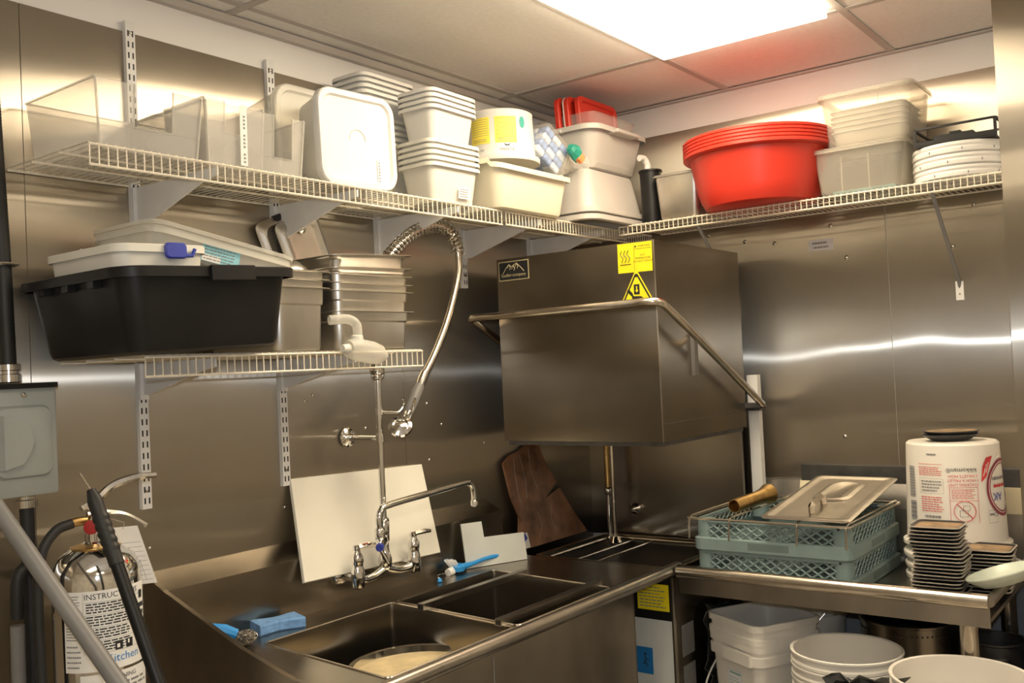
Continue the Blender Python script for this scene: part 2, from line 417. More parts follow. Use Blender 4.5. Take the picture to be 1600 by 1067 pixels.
def bracket(x, z, label, d=.335, hgt=.105):
    M = frame((x - .0025, -.019, z), (0, -1, 0), (0, 0, 1))
    b = B(); b.prism([(0, -.006), (d, -.006), (d, -.026), (d * .82, -.034), (.03, -hgt), (0, -hgt)], M, -.005)
    b.box(x - .012, x + .012, -.024, -.019, z - hgt - .012, z - .006)
    o = b.obj('shelf_bracket', 'bracket_white', None, False); tag(o, label, 'bracket', 'white sheet metal shelf brackets'); return o
for x, l in ((-2.06, 'white triangular bracket carrying the shelf end with the clear bins'), (-1.62, 'white triangular bracket above the standing pan lids'), (-1.205, 'white triangular bracket behind the spring of the spray hose'), (-.782, 'white triangular bracket above the dishwasher nameplate'), (-.37, 'white triangular bracket above the dishwasher hood')):
    bracket(x, SZ - .003, l)
for x, l in ((-2.06, 'white triangular bracket under the black bus tub'), (-1.62, 'white triangular bracket under the steel pans')):
    bracket(x, LZ - .003, l, .30, .085)
for y, l in ((-1.484, 'grey diagonal brace rod under the round white lids'), (-.70, 'grey diagonal brace rod behind the dishwasher hood')):
    t = thing('shelf_brace', l, 'brace', (0, y, 1.771), group='diagonal braces under the right shelf')
    B().tube([(-.31, 0, .285), (-.30, 0, .268), (-.012, 0, .012), (-.006, 0, -.01)], .0065, 8).obj('rod', 'pvc_grey', t)
    B().box(-.012, -.004, -.012, .012, -.05, .012).obj('foot_plate', 'bracket_white', t, False)
    screw(frame((-.012, 0, -.03), *FACE_B), .004, t)

# ------------------------------------------------------------------ sink table along the left wall
DZ = .905
SKEW = .09
sink = thing('sink_table', 'long stainless steel sink table with two deep bowls', 'sink', (0, 0, 0))
def sk(x, y): return x + SKEW * (y + .45)
b = B()
def strip(b, xa, xb, ya, yb, z0, z1, skew=True):
    s_ = sk if skew else (lambda x, y: x)
    v = [(s_(x, y), y, z) for z in (z0, z1) for y in (ya, yb) for x in (xa, xb)]
    b.add(v, [(0, 2, 3, 1), (4, 5, 7, 6), (0, 1, 5, 4), (2, 6, 7, 3), (0, 4, 6, 2), (1, 3, 7, 5)])
XA, XB_ = -2.058, -.688
BW = [(-1.895, -1.437), (-1.422, -.962)]
YB0, YB1 = -.212, -.69
b.box(XA, XB_, YB0, -.082, DZ - .012, DZ); b.box(XA, XB_, -.735, YB1, DZ - .012, DZ)
b.add([(XA, YB1, DZ), (sk(BW[0][0], YB1), YB1, DZ), (sk(BW[0][0], YB0), YB0, DZ), (XA, YB0, DZ)], [(0, 1, 2, 3)])
b.add([(sk(BW[1][1], YB1), YB1, DZ), (XB_, YB1, DZ), (XB_, YB0, DZ), (sk(BW[1][1], YB0), YB0, DZ)], [(0, 1, 2, 3)])
strip(b, BW[0][1], BW[1][0], YB1, YB0, DZ - .012, DZ)
b.obj('deck', 'sink_steel', sink, False)
for k, (xa, xb) in enumerate(BW):
    b = B(); n = 4
    def lp(ins, z):
        L = rrect(xb - xa - 2 * ins, YB0 - YB1 - 2 * ins, .014, z, 4, (xa + xb) / 2, (YB0 + YB1) / 2); return [(sk(x, y), y, zz) for x, y, zz in L]
    b.loft([lp(.0, DZ - .001), lp(.002, DZ - .02), lp(.006, DZ - .31), lp(.04, DZ - .325)], False, True)
    bw_ = b.obj('bowl', 'sink_steel', sink)
    B().tube([(x, y, DZ + .0005) for x, y, z in lp(.0, 0)], .0028, 6, closed=True).obj('bowl_edge', 'tube_steel', bw_)
b = B().tube([(XA - .005, -.742, DZ + .002), (XB_ + .03, -.742, DZ + .002)], .019, 12); b.obj('front_rim', 'table_steel', sink)
b = B().box(XA, -.935, -.735, -.728, .30, DZ - .01); b.obj('front_apron', 'sink_steel', sink, False)
B().box(XA + .45, XA + .452, -.7365, -.735, .30, DZ - .03).obj('apron_seam', 'print_grey', sink, False)
B().box(-.937, -.932, -.735, -.10, .30, DZ - .012).obj('end_apron', 'sink_steel', sink, False)
# backsplash with sloped ledge
Mx = frame((XA, 0, 0), (0, 1, 0), (0, 0, 1))
b = B(); b.prism([(-.083, DZ - .004), (-.083, 1.062), (-.0042, 1.100), (-.0042, DZ - .004)], Mx, XB_ - .03 - XA); b.obj('backsplash', 'sink_steel', sink, False)
# left end splash, sloping down to the front
b = B(); b.prism([(-.0042, .30), (-.0042, 1.102), (-.085, 1.066), (-.38, .968), (-.56, .925), (-.755, .918), (-.755, .30)], frame((XA - .012, 0, 0), (0, 1, 0), (0, 0, 1)), .012)
b.obj('end_splash', 'sink_steel', sink, False)
for x in (XA + .05, -1.0):
    for y in (-.68, -.12):
        B().lathe([(.02, 0), (.02, .3)], 12, x, y).obj('leg', 'tube_steel', sink)
B().box(XA + .03, -.97, -.70, -.10, .28, .30).obj('undershelf', 'sink_steel', sink, False)
# rack guide rails over the second bowl
for y, in ((-.352,), (-.648,)):
    x0, x1 = sk(-1.455, y), sk(-.965, y)
    b = B(); z0 = DZ + .001; s_ = .011
    rl = B().box(x0, x1, y - s_, y + s_, z0, z0 + .018).obj('rack_rail', 'table_steel', sink, False)
    B().box(x0 - .0006, x0, y - s_ * .7, y + s_ * .7, z0 + .003, z0 + .015).obj('tube_end', 'print_black', rl, False)
# steel bowl of foam in the first bowl
t = thing('mixing_bowl', 'shiny steel bowl of beige foamy water in the sink', 'bowl', (-1.60, -.475, DZ - .323))
B().lathe([(.06, 0), (.10, .02), (.145, .12), (.165, .232), (.178, .234), (.178, .238), (.163, .238), (.142, .122), (.098, .024), (.055, .006)], 36).obj('bowl', 'chrome', t)
B().lathe([(.161, .218), (.162, .221), (.12, .225), (.06, .222), (.02, .224)], 30).obj('foam', 'foam_beige', t)
# sponge
def wave_block(wd, dp, h, amp, n=10):
    b = B(); L = []
    for i in range(n + 1):
        x = -wd / 2 + wd * i / n; s_ = dp / 2 - amp * math.sin(PI * i / n) ** 2
        L.append([(x, -s_, .004), (x, -s_ + .004, 0), (x, s_ - .004, 0), (x, s_, .004), (x, s_, h - .004), (x, s_ - .004, h), (x, -s_ + .004, h), (x, -s_, h - .004)])
    return b.loft(L)
o = wave_block(.125, .082, .028, .015).obj('sponge', 'sponge_blue'); o.location = (-1.765, -.132, DZ); o.rotation_euler = (0, 0, -.30)
tag(o, 'blue cellulose sponge lying on the sink ledge', 'sponge')
# bottle brush with steel scourer at the sink end
t = thing('scrub_brush', 'small blue scrub brush by the sink end splash', 'brush', (-1.935, -.128, DZ + .022), (.35, 0, .5))
B().tube([(-.028, .055, .016), (.0, .0, .018), (.012, -.03, .014)], [.010, .015, .013], 8).obj('body', 'brush_blue', t)
b = B(); r_ = random.Random(3)
for k in range(40):
    p = Vector((-.03, .06, .016)); d = Vector((r_.uniform(-.5, .3), 1, r_.uniform(-.3, .6))).normalized(); b.tube([p, p + d * .022], .0007, 3)
b.obj('bristles', 'bristle_white', t)
b = B(); r_ = random.Random(5); pts = []
for k in range(260):
    a = r_.uniform(0, 2 * PI); c = r_.uniform(-1, 1); q = (1 - c * c) ** .5; R = r_.uniform(.6, 1)
    pts.append((R * .028 * q * math.cos(a), R * .028 * q * math.sin(a), .019 + R * .019 * c))
b.tube(spline(pts, 2), .0011, 4)
o = b.obj('steel_scourer', 'scourer_metal'); o.location = (-1.900, -.178, DZ + .001); tag(o, 'curly steel wool scourer next to the blue scrub brush', 'scourer')
# dish brush
t = thing('dish_brush', 'bright blue dish brush with white bristles on the sink ledge', 'brush', (-.985, -.135, DZ + .016), (0, 0, -.18))
B().tube([(-.02, 0, 0), (.03, 0, .004), (.075, 0, .010), (.13, 0, .012), (.152, 0, .012)], [.012, .007, .0065, .008, .006], 8).obj('handle', 'brush_blue', t)
B().lathe([(.010, -.012), (.024, -.008), (.026, .006), (.016, .014)], 14, -.04, 0).obj('head', 'brush_blue', t)
b = B(); r_ = random.Random(8)
for k in range(60):
    a = r_.uniform(0, 2 * PI); q = r_.uniform(0, .02); p = Vector((-.05 + q * math.cos(a), q * math.sin(a), .008)); b.tube([p, p + Vector((-.016, q * .5 * math.sin(a), .022))], .0011, 3)
b.obj('bristles', 'bristle_white', t)
t = thing('wire_brush_stem', 'thin bent wire brush with blue tip beside the blue dish brush', 'brush', (-1.10, -.135, DZ), (0, 0, .12))
B().tube(spline([(-.055, -.02, .008), (-.05, -.012, .016), (-.03, 0, .016), (.03, .004, .010)], 4), .0016, 6).obj('wire', 'chrome', t)
B().lathe([(.004, 0), (.008, .003), (.006, .010), (.002, .014)], 8, -.055, -.022).obj('tip', 'brush_blue', t)
b = B(); b.tube([(.03, .004, .010), (.055, .004, .012)], [.012, .014], 10); b.obj('bristles', 'bristle_white', t)

# ------------------------------------------------------------------ pre-rinse faucet
fx, fy = -1.375, -.152
f = thing('prerinse_faucet', 'chrome pre-rinse spray faucet with spring hose over the sink', 'faucet', (fx, fy, 0))
B().tube([(0, 0, 1.00), (0, 0, 1.565)], .0095, 14).obj('riser', 'chrome', f)
B().lathe([(.010, .985), (.019, .995), (.021, 1.02), (.016, 1.035), (.013, 1.05), (.013, 1.07), (.016, 1.075), (.0165, 1.135), (.012, 1.142)], 14).obj('body_post', 'chrome', f)
for s_, nm in ((-1, 'left'), (1, 'right')):
    X = s_ * .118
    B().tube(spline([(X, -.004, .985 + .02), (X * .85, -.004, .978), (X * .45, 0, .976), (0, 0, .992)], 5), .0125, 12).obj('elbow_arm', 'chrome', f)
    v = B().lathe([(.012, .955), (.019, .962), (.021, .985), (.019, 1.012), (.0165, 1.018), (.0165, 1.028), (.0185, 1.034), (.018, 1.048), (.011, 1.060), (.010, 1.068)], 14, X, -.006).obj('valve', 'chrome', f)
    B().tube([(X, -.004, .985), (X, .050, .985)], .011, 12).obj('inlet', 'chrome', v)
    bb = B(); bb.T = frame((X, .0675, .985), *FACE_A); bb.lathe([(.028, 0), (.026, .006), (.015, .014)], 18); bb.obj('wall_flange', 'worn_chrome', v)
    hp = B().tube([(X - .006, -.006, 1.072), (X + .012, -.010, 1.075), (X + .04, -.016, 1.076), (X + .062, -.02, 1.074)], [.008, .0075, .008, .006], 8)
    h = hp.obj('lever', 'chrome', v)
    B().lathe([(.010, 1.066), (.0105, 1.07), (.0105, 1.078), (.007, 1.081)], 10, X - .002, -.006).obj('index_cap', 'chrome', v)
    if s_ < 0: B().box(X + .012, X + .03, -.022, -.016, 1.0815, 1.0835).obj('red_mark', 'gauge_red', v, False)
# add-on faucet with swing spout
B().tube(spline([(0, 0, 1.098), (-.03, -.02, 1.086), (-.055, -.042, 1.086)], 5), .0135, 12).obj('tee_arm', 'chrome', f)
v = B().tube([(-.04, -.03, 1.086), (-.062, -.052, 1.084), (-.085, -.07, 1.080), (-.095, -.078, 1.078)], [.0175, .0185, .014, .010], 12).obj('spout_valve', 'chrome', f)
B().tube([(-.098, -.080, 1.078), (-.108, -.087, 1.077)], [.0120, .011], 12).obj('index_cap', 'latch_blue', v)
B().tube([(-.094, -.075, 1.072), (-.085, -.085, 1.045), (-.078, -.09, 1.028)], [.006, .007, .005], 8).obj('lever', 'chrome', v)
B().lathe([(.014, 1.09), (.0165, 1.10), (.0165, 1.118), (.012, 1.126)], 12, -.065, -.048).obj('spout_nut', 'chrome', f)
B().tube(spline([(-.065, -.048, 1.118), (-.066, -.048, 1.150), (-.056, -.048, 1.172), (-.025, -.048, 1.184), (.17, -.048, 1.196), (.325, -.048, 1.205), (.350, -.048, 1.198), (.364, -.048, 1.175), (.366, -.048, 1.140)], 6), .0105, 12).obj('spout', 'chrome', f)
B().lathe([(.008, 1.124), (.0135, 1.128), (.0135, 1.140), (.011, 1.146)], 12, .366, -.048).obj('aerator', 'chrome', f)
# wall bracket
B().tube([(0, 0, 1.378), (0, .136, 1.378)], .007, 10).obj('wall_bracket', 'chrome', f)
bb = B(); bb.T = frame((0, .142, 1.378), *FACE_A); bb.lathe([(.030, 0), (.029, .005), (.020, .010), (.012, .02)], 20); bb.obj('bracket_flange', 'chrome', f)
B().lathe([(.013, 1.366), (.013, 1.39)], 12).obj('bracket_collar', 'chrome', f)
B().lathe([(.012, 1.55), (.019, 1.555), (.021, 1.585), (.019, 1.59)], 14).obj('spring_seat', 'worn_chrome', f)
P = spline([(0, 0, 1.565), (0, 0, 1.68), (.004, 0, 1.80), (.045, -.012, 1.905), (.125, -.03, 1.985), (.225, -.045, 2.028), (.305, -.05, 2.012), (.338, -.05, 1.955), (.333, -.05, 1.87)], 12)
i0 = len(P) - 12
B().tube(helix(P[:i0 + 2], .0205, 10, .0150), .0031, 5).obj('spring', 'chrome', f)
P2 = spline([(0, 0, 1.565), (0, 0, 1.68), (.004, 0, 1.80), (.045, -.012, 1.905), (.125, -.03, 1.985), (.225, -.045, 2.028), (.305, -.05, 2.012), (.338, -.05, 1.955), (.333, -.05, 1.87), (.275, -.05, 1.735), (.205, -.05, 1.625), (.148, -.05, 1.555)], 12)
Q = resample(P2, .004); B().tube(Q, [.0105 + .0012 * (k % 2) for k in range(len(Q))], 10).obj('hose', 'tube_steel', f)
B().tube([(.155, -.05, 1.566), (.140, -.05, 1.545), (.128, -.05, 1.525)], [.014, .015, .014], 12).obj('hose_nut', 'worn_chrome', f)
g = B().tube([(.13, -.05, 1.528), (.118, -.05, 1.512), (.08, -.05, 1.455), (.062, -.05, 1.43)], [.015, .0175, .0165, .013], 14).obj('grip', 'pvc_grey', f)
B().tube([(.075, -.052, 1.45), (.05, -.06, 1.425), (.04, -.062, 1.40)], [.013, .014, .010], 12).obj('spray_valve', 'chrome', f)
bb = B(); bb.T = frame((.026, -.060, 1.405), (.78, -.62, .05), (.38, .45, .80)); bb.lathe([(.008, -.022), (.018, -.016), (.031, -.002), (.036, .006), (.034, .013), (.024, .017), (.022, .013), (.010, .018), (.002, .019)], 26); bb.obj('spray_head', 'chrome', f)
B().tube([(.09, -.065, 1.49), (.06, -.078, 1.452), (.035, -.07, 1.43)], .004, 6).obj('trigger', 'chrome', f)
B().tube(spline([(.0, 0, 1.455), (.03, -.015, 1.452), (.055, -.03, 1.452), (.075, -.032, 1.475), (.068, -.036, 1.495)], 5), .0038, 8).obj('hook', 'chrome', f)
B().lathe([(.0125, 1.446), (.0125, 1.462)], 12).obj('hook_collar', 'chrome', f)

# ------------------------------------------------------------------ boards behind the faucet
def slab(name, corners, t, mt, label, cat):
    """four corners (bottom left, bottom right, top right, top left) of the front face"""
    c = [Vector(p) for p in corners]; n = (c[1] - c[0]).cross(c[3] - c[0]).normalized()
    bk = [p - n * t for p in c]; b = B(); b.add([tuple(p) for p in c + bk], [(0, 1, 2, 3), (7, 6, 5, 4), (0, 4, 5, 1), (1, 5, 6, 2), (2, 6, 7, 3), (3, 7, 4, 0)])
    o = b.obj(name, mt, None, False); bv = o.modifiers.new('edge', 'BEVEL'); bv.width = .0015; bv.segments = 1
    return tag(o, label, cat)
slab('cutting_board', [(-1.655, -.118, 1.003), (-1.090, -.118, .984), (-1.055, -.020, 1.262), (-1.608, -.020, 1.280)], .012, 'board_white', 'white plastic cutting board leaning behind the faucet', 'cutting board')
# small L-shaped white offcut
M = frame((-.965, -.115, DZ + .001), (1, -.42, 0), (0, .12, 1))
b = B(); b.prism([(0, 0), (.235, 0), (.235, .092), (.080, .095), (.078, .148), (0, .148)], M, .006)
tag(b.obj('plastic_offcut', 'panel_grey_white', None, False), 'L-shaped white plastic offcut standing on the sink ledge', 'offcut')
# broken brown board
t = thing('broken_board', 'scratched dark brown broken board leaning in the corner', 'board', (-.63, -.09, DZ - .002))
M = frame((0, 0, 0), (1, 0, 0), (0, .22, 1))
b = B(); b.prism([(.03, .10), (.0, .19), (-.005, .32), (.04, .345), (.10, .355), (.17, .385), (.23, .385), (.255, .30), (.30, .215), (.20, .16)], off(M, .006), .008); b.obj('upper_piece', 'brown_board', t, False)
b = B(); b.prism([(.0, .0), (-.01, .02), (.03, .12), (.16, .15), (.32, .19), (.37, .10), (.44, .0)], M, .008); b.obj('lower_piece', 'brown_board', t, False)
for pts in (((.05, .16), (.045, .22), (.06, .33)), ((.09, .18), (.105, .25), (.10, .34)), ((.17, .20), (.15, .28), (.165, .36))):
    B().tube(spline([M @ Vector((x, y, .0142)) for x, y in pts], 4), .0009, 4).obj('scratch', 'dish_rim', t, False)
for pts in (((.12, .02), (.15, .07), (.145, .12)), ((.24, .03), (.22, .08), (.235, .13))):
    B().tube(spline([M @ Vector((x, y, .0082)) for x, y in pts], 4), .0009, 4).obj('scratch', 'dish_rim', t, False)
sticker(.045, .055, off(M, .010) @ Matrix.Translation((.03, .03, 0)), 'label_white', t)
sticker(.028, .022, off(M, .0108) @ Matrix.Translation((.028, .04, 0)) @ Matrix.Rotation(.5, 4, 'Z'), 'latch_blue', t)

# ------------------------------------------------------------------ dishwasher in the corner
HX0, HX1, HY0, HY1, HZ0, HZ1 = -.80, -.18, -.79, -.176, 1.318, 1.942
d = thing('dishwasher', 'corner hood dishwasher with raised stainless steel hood', 'dishwasher', (0, 0, 0))
hb = B(); th = .012
hb.box(HX0, HX0 + th, HY0, HY1, HZ0, HZ1); hb.box(HX1 - th, HX1, HY0, HY1, HZ0, HZ1); hb.box(HX0 + th, HX1 - th, HY0, HY0 + th, HZ0, HZ1)
hb.box(HX0 + th, HX1 - th, HY1 - th, HY1, HZ0, HZ1); hb.box(HX0 + th, HX1 - th, HY0 + th, HY1 - th, HZ1 - th, HZ1)
hood = hb.obj('hood', 'hood_steel', d, False)
B().box(HX0 - .0012, HX0, HY0 - .0012, HY0 + .003, HZ0, HZ1).obj('corner_seam', 'tube_steel', hood, False)
B().box(HX0 + .01, HX1 - .01, HY0 + .01, HY0 + .016, HZ0 - .014, HZ0).obj('bottom_lip', 'dark_iron', hood, False)
B().box(HX0 + .01, HX0 + .016, HY0 + .016, HY1 - .01, HZ0 - .014, HZ0).obj('bottom_lip', 'dark_iron', hood, False)
B().box(HX0 + .005, HX1, HY0 - .0012, HY0, HZ0 + .055, HZ0 + .057).obj('side_crease', 'dark_iron', hood, False)
# lift handle: bar round the front and down both sides
zr = 1.742
hp = spline([(-.15, -.835, 1.392), (-.17, -.838, 1.408), (-.50, -.84, 1.570), (-.80, -.842, 1.712), (-.872, -.838, 1.742), (-.895, -.80, 1.745), (-.898, -.74, 1.744)], 5) + \
     spline([(-.898, -.30, 1.742), (-.898, -.165, 1.742), (-.892, -.132, 1.740), (-.86, -.125, 1.725), (-.60, -.125, 1.60), (-.20, -.128, 1.41)], 5)
B().tube(hp, .0125, 12).obj('lift_handle', 'tube_steel', d)
B().box(-.185, -.135, -.842, -.786, 1.385, 1.402).obj('handle_pivot', 'dark_iron', d, False)
B().box(-.588, -.562, -.803, -.790, 1.515, 1.648).obj('handle_bracket', 'bracket_steel', d, False)
B().tube([(-.575, -.80, 1.64), (-.575, -.838, 1.612)], .009, 8).obj('bracket_pin', 'tube_steel', d)
# nameplate and warning stickers
M = frame((HX0 - .0012, HY1 - .073, 1.899), *FACE_B)
npl = sticker(.128, .066, M, 'print_gold', d, 'nameplate', .001, 'black nameplate with gold mountains')
sticker(.122, .060, off(M, .001), 'dish_black', npl, 'plate_face')
b = B(); b.T = off(M, .0018)
rz = [(-.045, -.008), (-.03, .012), (-.018, .022), (-.008, .013), (.0, .018), (.014, .024), (.03, .010), (.045, -.006)]
for (x0, y0), (x1, y1) in zip(rz, rz[1:]): b.tube([(x0, y0, 0), (x1, y1, 0)], .0011, 4)
for x, y in ((-.018, .022), (.014, .024), (.0, .018)):
    b.tube([(x, y, 0), (x + .006, y - .012, 0), (x + .002, y - .018, 0)], .0012, 4); b.tube([(x, y, 0), (x - .007, y - .013, 0)], .001, 4)
b.obj('mountains', 'print_gold', npl, False)
text('Stadler-company', .0155, off(M, .0020) @ Matrix.Translation((0, -.015, 0)), 'print_gold', npl)
M = frame((HX0 - .0012, HY0 + .068, 1.893), *FACE_B) @ Matrix.Rotation(-.01, 4, 'Z')
st = sticker(.122, .092, M, 'label_yellow', d, 'hot_sticker', .0008, 'yellow hot temperature warning sticker')
b = B(); b.T = off(M, .001)
for dx in (-.046, -.034, -.022): b.tube(spline([(dx, .024, 0), (dx - .005, .012, 0), (dx + .004, 0, 0), (dx - .001, -.014, 0)], 4), .0013, 4)
b.tube([(-.052, -.020, 0), (-.014, -.020, 0)], .0012, 4)
b.tube([(-.002, -.04, 0), (-.002, .042, 0)], .0005, 4); b.tube([(-.002, .026, 0), (.058, .026, 0)], .0005, 4); b.obj('heat_symbol', 'print_black', st, False)
text('\u25b2 WARNING', .0095, off(M, .0012) @ Matrix.Translation((.028, .034, 0)), 'print_black', st)
text('HOT\nTEMPERATURE\nDO NOT TOUCH', .0085, off(M, .0012) @ Matrix.Translation((.028, -.004, 0)), 'print_black', st, space=1.1)
M = frame((HX0 - .0012, HY0 + .066, 1.783), *FACE_B)
tri = lambda q, oy=0: [(.9 * u_, .9 * v_) for u_, v_ in [(-.068 * q, -.040 * q + oy), (.068 * q, -.040 * q + oy), (.006 * q, .072 * q + oy), (-.006 * q, .072 * q + oy)]]
st = B().prism(tri(1), M, .0008).obj('crush_sticker', 'label_yellow', d, False, 'triangular yellow crush hazard sticker')
B().prism(tri(.9), off(M, .0008), .0003).obj('triangle_border', 'print_black', st, False)
B().prism(tri(.74), off(M, .0011), .0003).obj('triangle_face', 'label_yellow', st, False)
b = B(); M2 = off(M, .0014)
b.prism([(-.010, -.006), (.010, -.006), (.010, .026), (-.010, .026)], M2, .0003)
b.prism([(-.036, .006), (-.030, .014), (-.016, .0), (-.012, -.010), (.014, -.012), (.028, -.022), (.012, -.018), (-.008, -.020), (-.014, -.030), (-.018, -.030), (-.018, -.012)], M2, .0003)
b.obj('crush_symbol', 'print_black', st, False)
B().prism([(-.002, .02), (.002, .02), (.002, .008), (.006, .008), (0, 0), (-.006, .008), (-.002, .008)], off(M2, .0003), .0003).obj('arrow', 'label_yellow', st, False)
# rear frame: back panel, posts, pipes
B().box(-.158, -.14, -.755, -.20, .89, 1.93).obj('back_panel', 'hood_steel', d, False)
for y0, y1, mt_, z1 in ((-.775, -.735, 'bracket_white', 1.50), (-.732, -.712, 'hood_steel', 1.31), (-.708, -.698, 'tube_steel', 1.30)):
    B().box(-.112, -.082, y0 - .035, y1 - .035, .93, z1).obj('post', mt_, d, False)
B().box(-.135, -.085, -.822, -.765, 1.372, 1.400).obj('post_clamp', 'dark_iron', d, False)
bb = B(); bb.T = frame((-.158, -.31, 1.0), *FACE_B); bb.lathe([(.018, 0), (.022, .004), (.022, .012), (.012, .02), (.016, .03), (.008, .04)], 16); bb.obj('rinse_nozzle', 'worn_chrome', d)
B().tube([(-.24, -.235, 1.08), (-.24, -.235, 1.32)], .011, 10).obj('brass_pipe', 'brass', d)
B().tube([(-.24, -.235, .86), (-.24, -.235, 1.085)], .009, 10).obj('rinse_pipe', 'chrome', d)
B().lathe([(.012, 1.06), (.016, 1.065), (.016, 1.085), (.012, 1.09)], 10, -.24, -.235).obj('pipe_nut', 'worn_chrome', d)
B().tube([(-.26, -.27, .86), (-.26, -.27, 1.32)], .0075, 10).obj('wash_pipe', 'tube_steel', d)
# tank recessed between the tables
b = B()
b.loft([rrect(.49, .56, .02, DZ - .004, 3, -.42, -.455), rrect(.46, .53, .02, DZ - .004, 3, -.42, -.455), rrect(.455, .525, .02, DZ - .06, 3, -.42, -.455), rrect(.43, .50, .03, DZ - .16, 3, -.42, -.455)], False, True); b.obj('tank', 'sink_steel', d)
b = B()
for y in (-.22, -.69): b.tube([(-.65, y, DZ - .012), (-.20, y, DZ - .012)], .006, 8)
for x in (-.64, -.21): b.tube([(x, -.69, DZ - .012), (x, -.22, DZ - .012)], .006, 8)
for y in (-.32, -.40): b.tube([(-.64, y, DZ - .018), (-.21, y, DZ - .018)], .004, 8)
b.obj('rack_track', 'tube_steel', d)
B().lathe([(.022, DZ - .04), (.026, DZ - .02), (.014, DZ + .002)], 14, -.26, -.27).obj('spray_hub', 'chrome', d)
# body below
BX0, BY0 = -.676, -.722
B().box(BX0, -.15, BY0, -.19, .12, .735).obj('body', 'panel_grey_white', d, False)
B().box(BX0 + .002, -.15, BY0 + .002, -.19, .735, .875).obj('control_box', 'black_plastic', d, False)
B().box(BX0 + .02, -.15, BY0 - .002, BY0, .12, .878).obj('side_panel', 'hood_steel', d, False)
B().box(BX0 - .003, BX0 + .012, BY0 - .004, BY0 + .002, .12, .878).obj('corner_trim', 'tube_steel', d, False)
for x in (BX0 + .05, -.2):
    for y in (BY0 + .05, -.24): B().lathe([(.025, 0), (.025, .02), (.016, .025), (.016, .12)], 10, x, y).obj('foot', 'tube_steel', d)
M = frame((BX0 - .002, BY0 + .066, .808), *FACE_B)
st = sticker(.115, .085, M, 'label_yellow', d, 'notice_sticker', .0008, 'yellow notice sticker')
rects(words(-.05, .05, -.036, .036, 7, random.Random(2), .32), off(M, .0009), 'print_grey', st)
M = frame((BX0 - .002, BY0 + .115, .60), *FACE_B)
st = sticker(.075, .085, M, 'label_blue', d, 'blue_label', .0008, 'blue label with small black figure')
b = B(); b.T = off(M, .001); b.lathe([(.004, 0), (.0045, .0004)], 8, .01, .02); b.tube([(.01, .014, 0), (.01, -.004, 0), (.018, -.018, 0)], .002, 5); b.tube([(.01, .008, 0), (.022, 0, 0)], .0016, 5); b.tube([(.01, -.004, 0), (.002, -.012, 0)], .0018, 5); b.obj('figure', 'print_black', st, False)
for z in (.66, .53):
    M = frame((-.585, BY0 - .003, z), *FACE_A)
    st = sticker(.085, .10, M, 'label_grey', d, 'rating_plate', .0008, 'grey rating plate of fine print')
    rects(words(-.038, .038, -.045, .045, 12, random.Random(int(z * 100)), .3), off(M, .0009), 'print_grey', st)

# ------------------------------------------------------------------ dish table along the right wall
dt = thing('dish_table', 'stainless steel dish table with rounded front rim along the right wall', 'table', (0, 0, 0))
B().box(-.695, -.005, -1.655, -.775, DZ - .055, DZ - .043).obj('top', 'table_steel', dt, False)
B().tube([(-.705, -.765, DZ + .002), (-.705, -1.655, DZ + .002), ], .020, 12).obj('rolled_rim', 'tube_steel', dt)
B().box(-.70, -.694, -1.655, -.765, DZ - .068, DZ - .01).obj('front_apron', 'table_steel', dt, False)
B().tube([(-.70, -1.655, DZ + .0), (-.03, -1.655, DZ + .0)], .014, 10).obj('end_rim', 'table_steel', dt)
b = B(); b.prism([(-.075, DZ - .01), (-.075, 1.035), (-.045, 1.115), (-.0045, 1.115), (-.0045, DZ - .01)], frame((0, -.78, 0), (1, 0, 0), (0, 0, 1)), .875); b.obj('backsplash', 'table_steel', dt, False)
B().box(-.047, -.0046, -1.655, -.93, 1.1152, 1.172).obj('splash_gap_shade', 'dark_iron', dt, False)  # dark strip put in as shade for the gap above the backsplash
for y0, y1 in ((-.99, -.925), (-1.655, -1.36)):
    b = B(); b.prism([(-.0766, 1.036), (-.0466, 1.1165), (-.046, 1.116), (-.076, 1.0355)], frame((0, y0, 0), (1, 0, 0), (0, 0, 1)), -(y1 - y0)); b.obj('lit_splash_strip', 'lit_splash_cream', dt, False)  # cream strips paint the light on the backsplash slope
for x, y in ((-.625, -1.585), (-.08, -1.585)):
    l = B().lathe([(.0205, .02), (.0205, .66), (.024, .66), (.024, DZ - .02)], 16, x, y).obj('leg', 'tube_steel', dt)
    B().lathe([(.012, 0), (.02, .02)], 12, x, y).obj('foot', 'tube_steel', l)
B().box(-.66, -.06, -1.02, -.80, .26, .275).obj('undershelf', 'table_steel', dt, False)
B().box(-.50, -.06, -1.62, -1.022, .26, .275).obj('undershelf', 'table_steel', dt, False)

